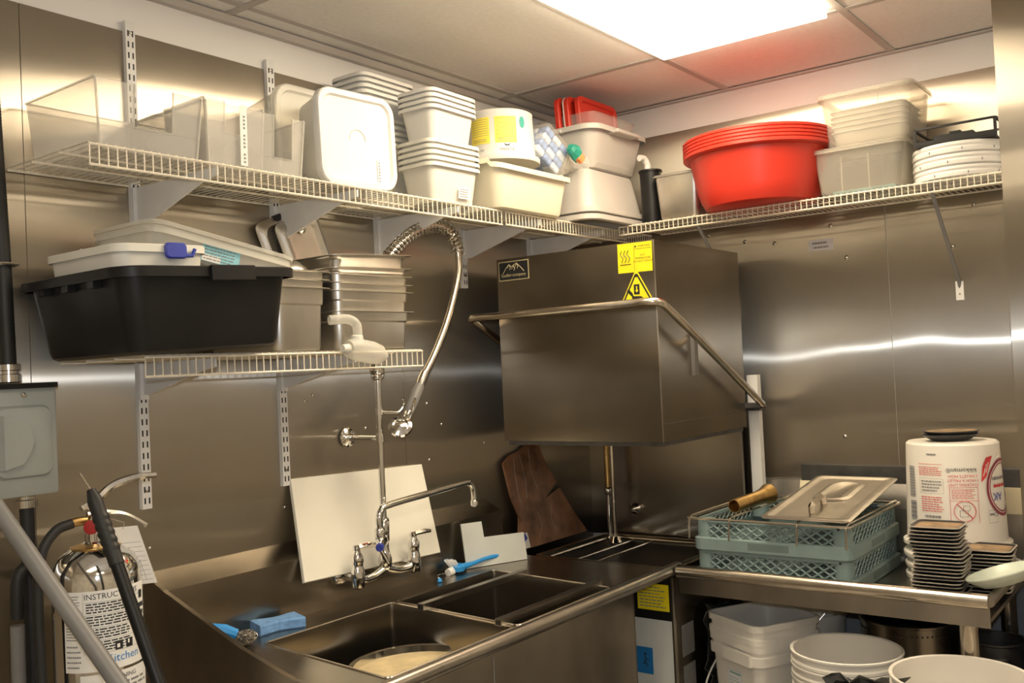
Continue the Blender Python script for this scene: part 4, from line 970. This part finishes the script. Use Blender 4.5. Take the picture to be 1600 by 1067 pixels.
for i in range(3):
    for j in range(4):
        for l in range(2):
            b = B(); b.rbox(.042, .044, .026, .006, .004, 0); o = b.obj('sponge_block', 'wrap_blue' if (i + j + l) % 2 else 'wrap_pale', pk); o.location = (-.055 + i * .044, .0 + (l - .5) * .048, .028 + j * .0275)
b = B(); b.rbox(.150, .112, .124, .012, .006, .020, -.010, 0); b.obj('wrapper', 'wrap_clear', pk)
b = B(); r_ = random.Random(2); L = []
for k, (x, rr) in enumerate(((.065, .055), (.085, .048), (.105, .036), (.125, .028), (.15, .034), (.17, .044))):
    L.append([(x - .01 + r_.uniform(-.008, .008) - .6 * rr * math.sin(2 * PI * i / 12), rr * math.cos(2 * PI * i / 12) * r_.uniform(.75, 1.1), .09 + (x - .065) * .8 + .8 * rr * math.sin(2 * PI * i / 12) * r_.uniform(.75, 1.1)) for i in range(12)])
b.loft(L, False, False); b.obj('wrapper_end', 'frosted_plastic', pk, False)
b = B(); r_ = random.Random(6); L = []
for k, (x, rr) in enumerate(((.02, .014), (.035, .022), (.055, .026), (.08, .018))):
    L.append([(x + r_.uniform(-.006, .006), -.080 + rr * math.cos(2 * PI * i / 10) * r_.uniform(.7, 1.1), .122 + rr * math.sin(2 * PI * i / 10) * r_.uniform(.7, 1.2)) for i in range(10)])
b.loft(L); b.obj('green_tag', 'bag_green', pk, False)
b = B(); b.rbox(.026, .02, .03, .004, .003, .098, .072, -.094); b.obj('orange_tag', 'bag_orange', pk)
# grey bus tubs
def bus_tub(name, label, loc, rot, wd, dp, h, mt_, grp):
    o = thing(name, label, 'tub', loc, rot, grp)
    B().tub(wd, dp, h, .028, .055, .0035, .016, .007, .014, lip=.012, n=6).obj('body', mt_, o)
    return o
GR = 'grey bus tubs on the short shelf'
for k, l in ((0, 'lower upturned grey bus tub on the short shelf'), (1, 'upper upturned grey bus tub below the upright one')):
    o = bus_tub('bus_tub', l, (-.385, -.245, T0 + .165 + .026 * k), (PI, 0, 0), .400, .38, .165, 'grey_plastic', GR)
gt = bus_tub('bus_tub', 'upright grey bus tub holding red lids', (-.365, -.255, T0 + .1925), (0, 0, 0), .380, .37, .150, 'grey_plastic', GR)
for s_ in (-1, 1):
    b = B(); b.T = Matrix.Translation((s_ * .19, 0, .13)); b.rbox(.05, .13, .014, .006, .003, 0); b.obj('handle', 'grey_plastic', gt)
b = B(); b.T = Matrix.Translation((0, -.200, .128)); b.rbox(.16, .045, .014, .006, .003, 0); b.obj('handle', 'grey_plastic', gt)
gz = T0 + .1925 + .006
o = thing('clear_container', 'clear container standing in the upright grey tub', 'container', (-.370, -.30, gz))
B().tub(.305, .25, .195, .012, .03, .0025, .005, .004, .006).obj('body', 'wrap_clear', o)
for k, (x, rz) in enumerate(((-.055, .06), (-.035, .05), (.0, 0.0))):
    o = thing('red_cover', ('red square lid standing at the back of the clear container', 'red square lid standing between two others', 'red square lid standing at the front of the clear container')[k], 'lid', (-.375 + x * .6, -.362 + .034 * (2 - k), gz + .022), (-.06, 0, 0), 'red lids standing in the clear container')
    b = B(); b.T = Matrix.Translation((0, 0, .125)) @ Matrix.Rotation(PI / 2, 4, 'X')
    b.loft([rrect(.27, .245, .03, -.008, 5), rrect(.27, .245, .03, .006, 5), rrect(.262, .237, .028, .010, 5), rrect(.235, .21, .02, .010, 5), rrect(.225, .20, .018, .003, 5), rrect(.18, .15, .018, .003, 5)]); b.obj('plate', 'red_plastic', o)
    if k == 1:
        b = B(); b.T = Matrix.Translation((0, 0, .125)) @ Matrix.Rotation(PI / 2, 4, 'X'); b.loft([rrect(.273, .248, .031, -.0125, 5), rrect(.273, .248, .031, -.0085, 5)]); b.obj('white_gasket', 'white_plastic', o)
# canister and steel pan at the corner
t = thing('black_canister', 'black canister with white elbow spout in the shelf corner', 'canister', (-.243, -.490, T0))
B().lathe([(.034, 0), (.038, .004), (.040, .195), (.044, .197), (.044, .204), (.03, .206)], 28).obj('body', 'black_plastic', t)
B().tube(spline([(-.02, 0, .2), (-.02, 0, .225), (-.035, .005, .245), (-.06, .01, .245)], 5), .012, 10).obj('elbow_spout', 'white_plastic', t)
pn = B().tub(.165, .175, .165, .012, .025, .002, .008, .004, .01, lip=.004).obj('steel_pan', 'pan_steel'); pn.location = (-.232, -.626, T0); tag(pn, 'deep stainless steel pan beside the red bowls', 'pan')
o = B().lathe([(.085, 0), (.09, .003), (.085, .008), (.02, .02)], 30).obj('tinted_lid', 'cloudy_plastic'); o.location = (-.085, -.62, T0 + .085); o.rotation_euler = (0, -1.1, 0); tag(o, 'cloudy round lid leaning behind the steel pan', 'lid')

# ------------------------------------------------------------------ right wall shelf
RX, RY = -.272, -.925
for k in range(5):
    t = thing('red_basin', ('lowest ribbed red plastic basin of the nested stack', 'second ribbed red plastic basin from the bottom of the stack', 'middle ribbed red plastic basin of the nested stack', 'fourth ribbed red plastic basin from the bottom of the stack', 'topmost ribbed red plastic basin of the nested stack')[k], 'basin', (RX, RY, T0 + .0005 + k * .0115), group='nested red basins on the right shelf')
    n = 160 if k == 0 else 72; rr = lambda r, z, i: [((r + (.0022 if i_ % 2 else 0) * i) * math.cos(2 * PI * i_ / n), (r + (.0022 if i_ % 2 else 0) * i) * math.sin(2 * PI * i_ / n), z) for i_ in range(n)]
    b = B()
    if k == 0:
        b.loft([rr(.17, 0, 0), rr(.185, .006, 0), rr(.198, .03, .5), rr(.206, .06, 1), rr(.226, .155, 1), rr(.231, .172, .0), rr(.250, .175, 0), rr(.254, .178, 0), rr(.254, .188, 0), rr(.250, .190, 0), rr(.232, .187, 0), rr(.20, .06, 0), rr(.17, .006, 0)])
    else:
        b.loft([rr(.231, .176, 0), rr(.250, .1785, 0), rr(.254, .1805, 0), rr(.254, .187, 0), rr(.250, .190, 0), rr(.232, .187, 0), rr(.20, .062, 0), rr(.17, .008, 0), rr(.168, .004, 0), rr(.198, .06, 0)], closed=False)
    b.obj('body', 'red_plastic', t)
def storage_bin(label, loc, rot, wd, dp, h, mt_):
    t = thing('storage_bin', label, 'bin', loc, rot, 'cloudy storage bins on the right shelf')
    B().tub(wd, dp, h, .014, .03, .003, .010, .006, .01, lip=.008, n=5).obj('body', mt_, t); return t
sb1 = storage_bin('lower cloudy plastic storage bin on the right shelf', (-.20, -1.272, T0), (0, 0, 0), .26, .285, .150, 'cloudy_plastic')
for y in (-.03, .055):
    B().box(-.112, -.110, y - .002, y + .002, .008, .12).obj('divider_mark', 'frosted_plastic', sb1, False)
o = B().rbox(.16, .20, .012, .01, .002, .006).obj('contents', 'label_cyan', sb1); 
sb2 = storage_bin('upper cloudy plastic storage bin filled with white trays', (-.195, -1.300, T0 + .1515), (0, 0, 0), .25, .285, .175, 'cloudy_plastic')
for k in range(5):
    o = B().tub(.20, .225, .05, .01, .02, .002, .006, .004, .005).obj('white_tray', 'white_plastic'); o.location = (-.195, -1.300, T0 + .156 + .017 * k)
    tag(o, ('lowest', 'second', 'middle', 'fourth', 'topmost')[k] + ' white tray nested inside the upper storage bin', 'tray', 'white trays in the storage bin')
for k in range(3):
    t = thing('pail_cover', ('lowest', 'middle', 'topmost')[k] + ' white pail lid stacked on the right shelf', 'lid', (-.205, -1.548, T0 + .036 * k), group='white pail lids on the right shelf')
    B().lathe([(.130, 0), (.136, .004), (.137, .014), (.132, .020), (.136, .026), (.134, .034), (.128, .0355), (.122, .034), (.118, .030), (.02, .030)], 40).obj('disc', 'white_plastic', t)
    b = B()
    for q in range(9):
        a = 2 * PI * q / 9 + k * .3; b.T = frame((.1375 * math.cos(a), .1375 * math.sin(a), .012), (-math.sin(a), math.cos(a), 0), (0, 0, 1)); b.box(-.0013, .0013, -.005, .003, -.001, .0004)
    b.T = None; b.obj('tear_notches', 'print_grey', t, False)
t = thing('black_tray', 'black open plastic tray frame on top of the round lids', 'tray', (-.215, -1.558, T0 + .1085))
b = B(); q = lambda i, z: rrect(.20 - 2 * i, .235 - 2 * i, .012, z, 3)
b.loft([q(0, .052), q(0, .058), q(.008, .058), q(.008, .052)], closed=True); b.obj('top_frame', 'black_plastic', t)
for sx in (-1, 1):
    for sy in (-1, 1): b = B(); b.box(sx * .096 - .004, sx * .096 + .004, sy * .112 - .004, sy * .112 + .004, 0, .053); b.obj('corner_post', 'black_plastic', t, False)
B().box(-.098, .098, -.112, .112, .0, .005).obj('base', 'black_plastic', t, False)
for sx in (-1, 1): B().box(sx * .098 - .0015, sx * .098 + .0015, -.112, .112, .005, .016).obj('side_rail', 'black_plastic', t, False)
B().box(-.088, -.03, -.05, .06, .005, .030).obj('holder', 'black_plastic', t, False)
B().box(-.09, -.032, -.015, .015, .030, .036).obj('clip', 'black_plastic', t, False)
# small paper label on the wall
M = frame((-.0042, -1.032, 1.955), *FACE_B) @ Matrix.Rotation(.0, 4, 'Z')
o = sticker(.088, .040, M, 'label_faint', None, 'wall_label', .0006); tag(o, 'small white paper label of two printed lines on the steel wall', 'label')
rects(words(-.030, .026, .002, .013, 1, random.Random(5), .6, .1) + words(-.028, .028, -.013, -.003, 1, random.Random(7), .6, .1), off(M, .0006), 'print_grey', o)

# ------------------------------------------------------------------ lower left shelf
T1 = LZ + .0018
bt = thing('bus_tub', 'large black bus tub overhanging the low wire shelf', 'tub', (-2.135, -.238, T1 + .006), (0, -.045, 0))
b = B(); b.tub(.425, .415, .178, .022, .05, .004, .018, .008, .018, lip=.014, n=7); b.obj('body', 'black_plastic', bt)
for s_, dx in ((-1, 0), (1, 0)):
    b = B(); b.T = Matrix.Translation((.03, s_ * .229, .146)); b.rbox(.115, .012, .034, .004, .002, 0); b.obj('handle_grip', 'black_plastic', bt)
for y in (-.10, -.0, .10):
    b = B(); b.box(-.228, -.210, y - .012, y + .012, .142, .158); b.obj('rim_rib', 'black_plastic', bt, False)
lc = thing('latch_container', 'milky container with a blue latch sitting in the black tub', 'container', (-2.235, -.262, T1 + .098), (0, -.04, .0))
B().tub(.215, .29, .132, .012, .035, .003, .006, .005, .008, lip=.012, n=6).obj('body', 'milky_plastic', lc)
b = B(); b.T = frame((.02, -.1535, .118), (1, 0, 0), (0, 0, 1)); b.loft([rrect(.052, .034, .010, 0), rrect(.052, .034, .010, .004), rrect(.046, .028, .008, .007)]); b.tube([(.02, -.010, .003), (.038, -.010, .004), (.046, .004, .004)], .0045, 6); b.obj('latch', 'latch_blue', lc)
sb = thing('shallow_container', 'clear shallow container with blue label tilted on the black tub', 'container', (-2.020, -.190, T1 + .199), (0, .165, 0))
B().tub(.395, .255, .060, .012, .04, .003, .006, .005, .008, lip=.012, n=6).obj('body', 'frosted_plastic', sb)
b = B(); b.T = Matrix.Translation((0, 0, .0605)); b.loft([rrect(.415, .275, .045, 0, 5), rrect(.417, .277, .045, .008, 5), rrect(.40, .26, .04, .012, 5), rrect(.37, .23, .035, .007, 5)]); b.obj('lid', 'frosted_plastic', sb)
M = frame((-.015, -.1235, .027), (1, 0, 0), (0, -.1, 1)); st = sticker(.105, .040, M, 'label_cyan', sb, 'product_label'); rects([(-.05, .0, -.019, -.004)], off(M, .0006), 'label_white', st, 'white_band'); rects(words(-.047, .047, -.017, .018, 5, random.Random(8), .3), off(M, .001), 'print_grey', st)
# steel pans
def pans(label, x, y, wd, dp, h, zs, rzs, first_h=None):
    for k, (z, rot) in enumerate(zip(zs, rzs)):
        hh = h[k]
        o = thing('steel_pan', label[k], 'pan', (x, y, z - hh), rot, 'stacked stainless steel pans')
        b = B(); i_ = lambda a: None
        q = lambda i, zz, r=.028: rrect(wd - 2 * i, dp - 2 * i, max(.004, r - i * .4), zz, 5)
        st_ = .72 * hh
        b.loft([q(.020, 0), q(.014, .004), q(.012, .012), q(.009, st_), q(.005, st_ + .004), q(.003, hh - .003), q(-.010, hh - .003), q(-.0115, hh - .002), q(-.0115, hh), q(.0045, hh), q(.007, st_ + .006), q(.0105, st_ + .002), q(.0135, .012), q(.022, .003)]); b.obj('body', 'pan_steel', o)
pans(['lowest pan of the narrow steel stack beside the black tub', 'middle pan of the narrow steel stack beside the black tub', 'top pan of the narrow steel stack beside the black tub'], -1.822, -.205, .172, .30, [.160, .15, .15], [T1 + .160, T1 + .181, T1 + .202], [(0, 0, 0)] * 3)
pans(['lowest pan of the wide steel stack by the hose spring', 'second pan of the wide steel stack by the hose spring', 'third pan of the wide steel stack by the hose spring', 'fourth pan of the wide steel stack by the hose spring', 'fifth slightly tilted pan of the wide steel stack', 'shallow tilted steel pan topping the wide stack'], -1.562, -.215, .285, .27, [.105, .10, .10, .10, .06, .045], [T1 + .105, T1 + .159, T1 + .180, T1 + .203, T1 + .222, T1 + .258], [(0, 0, 0), (0, 0, 0), (0, .005, 0), (0, 0, 0), (0, -.03, 0), (0, -.05, 0)])
def pan_lid(label, loc, rot):
    t = thing('pan_lid', label, 'lid', loc, rot, 'steel pan lids standing behind the pans')
    M = frame((0, 0, 0), (1, 0, 0), (0, 0, 1))
    def nr(w_, h_, r_, z):   # rounded rectangle with a notch in the upper edge
        L = rrect(w_, h_ + .23, r_, z, 5, 0, .20); return L
    b = B(); b.T = M
    b.loft([nr(.165, .17, .02, -.004), nr(.168, .173, .02, 0), nr(.150, .155, .018, .003), nr(.140, .145, .03, .010), nr(.128, .133, .028, .012), nr(.11, .115, .025, .006), nr(.09, .095, .02, .005)]); b.obj('plate', 'pan_steel', t)
    b = B(); b.T = M; b.box(-.011, .011, .372, .404, -.006, .0105); b.obj('notch', 'print_black', t, False)
    b = B(); b.T = M @ Matrix.Translation((0, .362, .010)); b.lathe([(.014, 0), (.013, .005), (.008, .009), (.002, .011)], 14); b.obj('thumb_dent', 'worn_chrome', t)
    return t
LZ0 = T1 + .202
pan_lid('steel pan lid leaning rearmost behind the pans', (-1.478, -.032, T1 + .030), (0, -.40, 0))
pan_lid('steel pan lid with spoon notch standing between the pan stacks', (-1.428, -.054, T1 + .030), (0, -.40, 0))
o = B().lathe([(.055, 0), (.05, .02), (.035, .036), (.015, .044), (.003, .046)], 28).obj('steel_ladle_bowl', 'pan_steel'); o.location = (-1.762, -.235, LZ0 - .004); o.rotation_euler = (.2, .3, 0); tag(o, 'small upturned steel bowl on the narrow pan stack', 'bowl')
# pump
t = thing('plastic_pump', 'white plastic condiment pump with bent tube hanging over the shelf lip', 'pump', (-1.655, -.385, T1 - .02), (0, 0, 0))
B().tube([(-.052, 0, .022), (-.035, 0, .022), (-.02, 0, .020), (.025, -.004, .012), (.052, -.006, .006), (.062, -.006, .004), (.075, -.006, .003)], [.022, .028, .030, .030, .026, .018, .012], 16).obj('body', 'frosted_plastic', t)
B().tube([(-.072, 0, .024), (-.05, 0, .023)], [.010, .014], 10).obj('stem', 'milky_plastic', t)
B().tube(spline([(-.020, 0, .042), (-.016, 0, .068), (-.018, .004, .088), (-.040, .012, .100), (-.085, .03, .098)], 6), .0125, 12).obj('bent_tube', 'frosted_plastic', t)
B().lathe([(.017, .036), (.018, .040), (.016, .056), (.013, .058)], 14, -.020, 0).obj('collar', 'milky_plastic', t)

# ------------------------------------------------------------------ left edge: switch box, conduits, extinguisher, poles
eb = thing('disconnect_box', 'grey electrical disconnect box with moulded lever cover on the wall', 'electrical box', (-2.440, -.005, 1.355))
B().box(-.10, .098, -.115, 0, 0, .218).obj('case', 'box_grey', eb, False)
b = B(); b.T = frame((0, -.115, .1), *FACE_A); b.loft([rrect(.202, .232, .006, 0, 3, 0, .005), rrect(.202, .232, .006, .006, 3, 0, .005), rrect(.196, .226, .004, .008, 3, 0, .005)]); cov = b.obj('cover', 'box_grey', eb)
b = B(); b.T = frame((.025, -.123, .105), *FACE_A); b.loft([rrect(.125, .155, .02, 0, 4), rrect(.115, .145, .02, .012, 4), rrect(.095, .125, .02, .016, 4)]); b.obj('raised_panel', 'box_grey', cov)
b = B(); b.T = frame((.012, -.137, .105), *FACE_A)
L = [[(x * s_, y, h_) for x, y in [(-.045, -.055), (.0, -.045), (.02, -.02), (.028, .0), (.022, .025), (.0, .048), (-.045, .058)]] for s_, h_ in ((1, 0), (.85, .018))]
b.loft(L); b.obj('lever_boss', 'box_grey', cov)
B().box(-.102, .100, -.135, .0, .2185, .230).obj('top_cap', 'black_plastic', eb, False)
bb = B(); bb.T = frame((.03, -.123, .205), *FACE_A); bb.lathe([(.006, 0), (.005, .004), (.002, .005)], 8); bb.obj('cover_screw', 'worn_chrome', cov)
def conduit(name, label, pts, r, mt_, fit=None, ribs=True):
    t = thing(name, label, 'conduit', pts[0], group='flexible conduits on the left wall')
    o0 = Vector(pts[0]); Q = resample(spline([Vector(p) - o0 for p in pts], 8), .0035) if ribs else spline([Vector(p) - o0 for p in pts], 8)
    B().tube(Q, [r + (.0011 if ribs and k % 2 else 0) for k in range(len(Q))], 12).obj('sheath', mt_, t)
    for p in fit or []:
        pr = Vector(p) - o0; b = B(); b.T = Matrix.Translation(pr); b.lathe([(r * 1.25, 0), (r * 1.55, .002), (r * 1.55, .018), (r * 1.3, .020), (r * 1.3, .026), (r * 1.5, .028), (r * 1.5, .040), (r * 1.2, .042)], 12); b.obj('fitting', 'worn_chrome', t)
    return t
conduit('flexible_conduit', 'thick black ribbed conduit rising from the disconnect box', [(-2.408, -.062, 1.600), (-2.412, -.060, 1.85), (-2.418, -.055, 2.10), (-2.425, -.050, 2.40), (-2.425, -.050, 2.58)], .0165, 'black_rubber', [(-2.408, -.062, 1.587)])
b = B().tube([(-2.432, -.006, 1.842), (-2.436, -.082, 1.846), (-2.412, -.084, 1.846), (-2.390, -.082, 1.846), (-2.388, -.006, 1.842)], .004, 6); tag(b.obj('conduit_strap', 'worn_chrome'), 'metal strap holding the thick conduit to the wall', 'strap')
conduit('flexible_conduit', 'black ribbed conduit dropping below the disconnect box', [(-2.385, -.075, 1.352), (-2.384, -.075, 1.2), (-2.382, -.075, .9), (-2.382, -.075, .3)], .0145, 'black_rubber', [(-2.385, -.075, 1.312)])
t = conduit('flexible_conduit', 'short black conduit joined to a grey pipe near the floor', [(-2.392, -.10, 1.195), (-2.42, -.10, 1.17), (-2.425, -.10, 1.08)], .013, 'black_rubber', None)
B().tube([(-.033, 0, -.125), (-.033, 0, -1.15)], .0145, 12).obj('grey_pipe', 'pvc_grey', t)
# extinguisher
ex = thing('fire_extinguisher', 'polished steel fire extinguisher with printed label and inspection tag', 'fire extinguisher', (-2.318, -.235, .66))
ER = .090
B().lathe([(.075, 0), (.085, .004), (ER, .02), (ER, .50), (.088, .525), (.075, .552), (.05, .57), (.028, .578), (.022, .582), (.022, .60)], 48).obj('cylinder', 'chrome', ex)
B().lathe([(.048, .568), (.052, .572), (.03, .578)], 24).obj('neck_ring', 'brass', ex)
B().lathe([(.017, .595), (.02, .60), (.02, .622), (.016, .63), (.016, .650)], 16).obj('valve', 'chrome', ex)
bb = B(); bb.T = frame((-.018, -.018, .615), (.75, -.66, 0), (0, 0, 1)); bb.lathe([(.014, 0), (.015, .003), (.015, .009), (.012, .010)], 18); bb.obj('gauge', 'gauge_red', ex)
B().tube(spline([(-.035, -.008, .655), (.0, -.006, .668), (.035, -.012, .695), (.085, -.025, .708), (.125, -.035, .708)], 5), [.007] * 2 + [.0085] * 15 + [.007] * 4, 6).obj('squeeze_lever', 'worn_chrome', ex)
B().tube(spline([(-.02, -.004, .640), (.02, -.008, .640), (.06, -.02, .628), (.10, -.03, .60)], 5), .006, 6).obj('carry_handle', 'worn_chrome', ex)
b = B(); b.tube([(-.02, 0, .628), (-.045, .002, .628), (-.055, .002, .626)], [.009, .010, .008], 10); b.obj('hose_coupling', 'brass', ex)
B().tube(spline([(-.05, .002, .626), (-.085, .004, .615), (-.115, .006, .57), (-.125, .006, .48), (-.125, .0, .30), (-.12, -.01, .05)], 8), .0105, 10).obj('hose', 'black_rubber', ex)
vd = Vector((CAM.x + 2.318, CAM.y + .235)); A2 = math.atan2(vd.y, vd.x)
def eb_(x, y, lift=.0006): r = ER + lift; a = A2 + x / r; return (r * math.cos(a), r * math.sin(a), .34 + y)
lb_ = rects([(-.072, .118, -.012, .152)], None, 'label_white', ex, 'instruction_label', eb_)
rects([(-.040, .120, -.20, -.018)], None, 'label_white', ex, 'warning_label', eb_)
e2 = lambda x, y: eb_(x, y, .0011)
rg = random.Random(21)
text('INSTRUCTIONS', .0165, None, 'print_black', ex, 'CENTER', lambda u, v: e2(.030 + u, .140 + v))
rects(words(-.068, -.036, .052, .146, 16, rg, .35), None, 'print_grey', ex, bend=e2)
for k in range(4): rects(words(-.024, .072, .106 - .026 * k, .128 - .026 * k, 4, rg, .5, .12), None, 'print_black', ex, bend=e2)
rects([(-.030, .118, .1285, .1292), (-.030, .118, .103, .1036), (-.030, .118, .077, .0776), (-.030, .118, .051, .0516), (-.030, .118, .025, .0256), (-.030, -.0294, .025, .150)], None, 'print_grey', ex, 'ruled_lines', e2)
for q_ in ((.030, .046, .026, .044), (.054, .070, .026, .044), (.095, .108, .118, .135)): rects([q_], None, 'print_black', ex, 'pictogram', e2)
rects([(.034, .040, .030, .038), (.058, .062, .034, .042)], None, 'label_white', ex, 'pictogram_figure', lambda x, y: eb_(x, y, .0015))
rects(words(.088, .116, .062, .112, 3, rg, .6, .1), None, 'print_black', ex, bend=e2)
text('Kitchen', .024, None, 'print_blue', ex, 'CENTER', lambda u, v: e2(.048 + u, .010 + v))
text('WARNING', .013, None, 'print_black', ex, 'CENTER', lambda u, v: e2(.045 + u, -.030 + v))
text('AVERTISSEMENT', .0125, None, 'print_black', ex, 'CENTER', lambda u, v: e2(.045 + u, -.064 + v))
rects(words(-.032, .112, -.058, -.038, 2, rg, .45, .1) + words(-.032, .112, -.096, -.072, 2, rg, .45, .1), None, 'print_grey', ex, bend=e2)
rects([(-.034 + .006 * i, -.030 + .006 * i, -.104, -.1022) for i in range(24)], None, 'print_black', ex, 'dashed_line', e2)
rects(words(-.068, -.036, -.006, .046, 5, rg, .3), None, 'print_grey', ex, bend=e2)
M = frame((.058, -.040, .542), (.85, -.52, 0), (-.28, .05, .95))
tg = sticker(.062, .135, M, 'paper', ex, 'inspection_tag', .0008, 'white paper inspection tag'); rects([(-.026, .026, .03 - .011 * i, .0308 - .011 * i) for i in range(9)] + [(-.01, -.0092, -.058, -.01), (.012, .0128, -.058, -.01)], off(M, .001), 'print_grey', tg)
B().tube([(.025, -.02, .625), (.045, -.035, .615), (.040, -.04, .602)], .0012, 5).obj('tag_wire', 'worn_chrome', ex)
# wall hook carrying it
B().box(-.02, .02, .086, .229, .48, .50).obj('wall_hook', 'dark_iron', ex, False)
# black handled tool
A = Vector((-2.430, -.425, 1.372)); Bv = Vector((-2.405, -.585, 1.03)); dv = (Bv - A)
foot = A + dv * (A.z - .03) / (A.z - Bv.z)
t = thing('broom', 'black handled broom leaning in front of the extinguisher', 'broom', foot)
a = A - foot; e = dv.normalized()
B().tube([Vector((0, 0, 0)), a + e * .14], .0125, 12).obj('pole', 'black_plastic', t)
Q = [a + e * (.155 - .155 * k / 40) for k in range(41)]
B().tube(Q, [(.0145 + (.0016 if (k % 4 < 2 and 6 < k < 26) else 0)) * (1 if k < 34 else (1 - (k - 34) * .07)) for k in range(41)], 14).obj('grip', 'black_rubber', t)
B().tube([a - e * .0, a - e * .03 + Vector((-.012, 0, .006))], .0009, 5).obj('hanging_wire', 'chrome', t)
b = B(); b.rbox(.24, .05, .05, .02, .004, .01); b.obj('head', 'black_plastic', t)
B().box(-.115, .115, -.022, .022, -.028, .012).obj('bristles', 'black_rubber', t, False)
A = Vector((-2.567, -.35, 1.345)); Bv = Vector((-2.489, -.60, 1.047)); dv = (Bv - A)
foot = A + dv * (A.z - .005) / (A.z - Bv.z); top = A - dv * .75
o = B().tube([Vector((0, 0, 0)), top - foot], .0155, 14).obj('grey_pole', 'pvc_grey'); o.location = foot; tag(o, 'plain grey pole leaning across the extinguisher', 'pole')
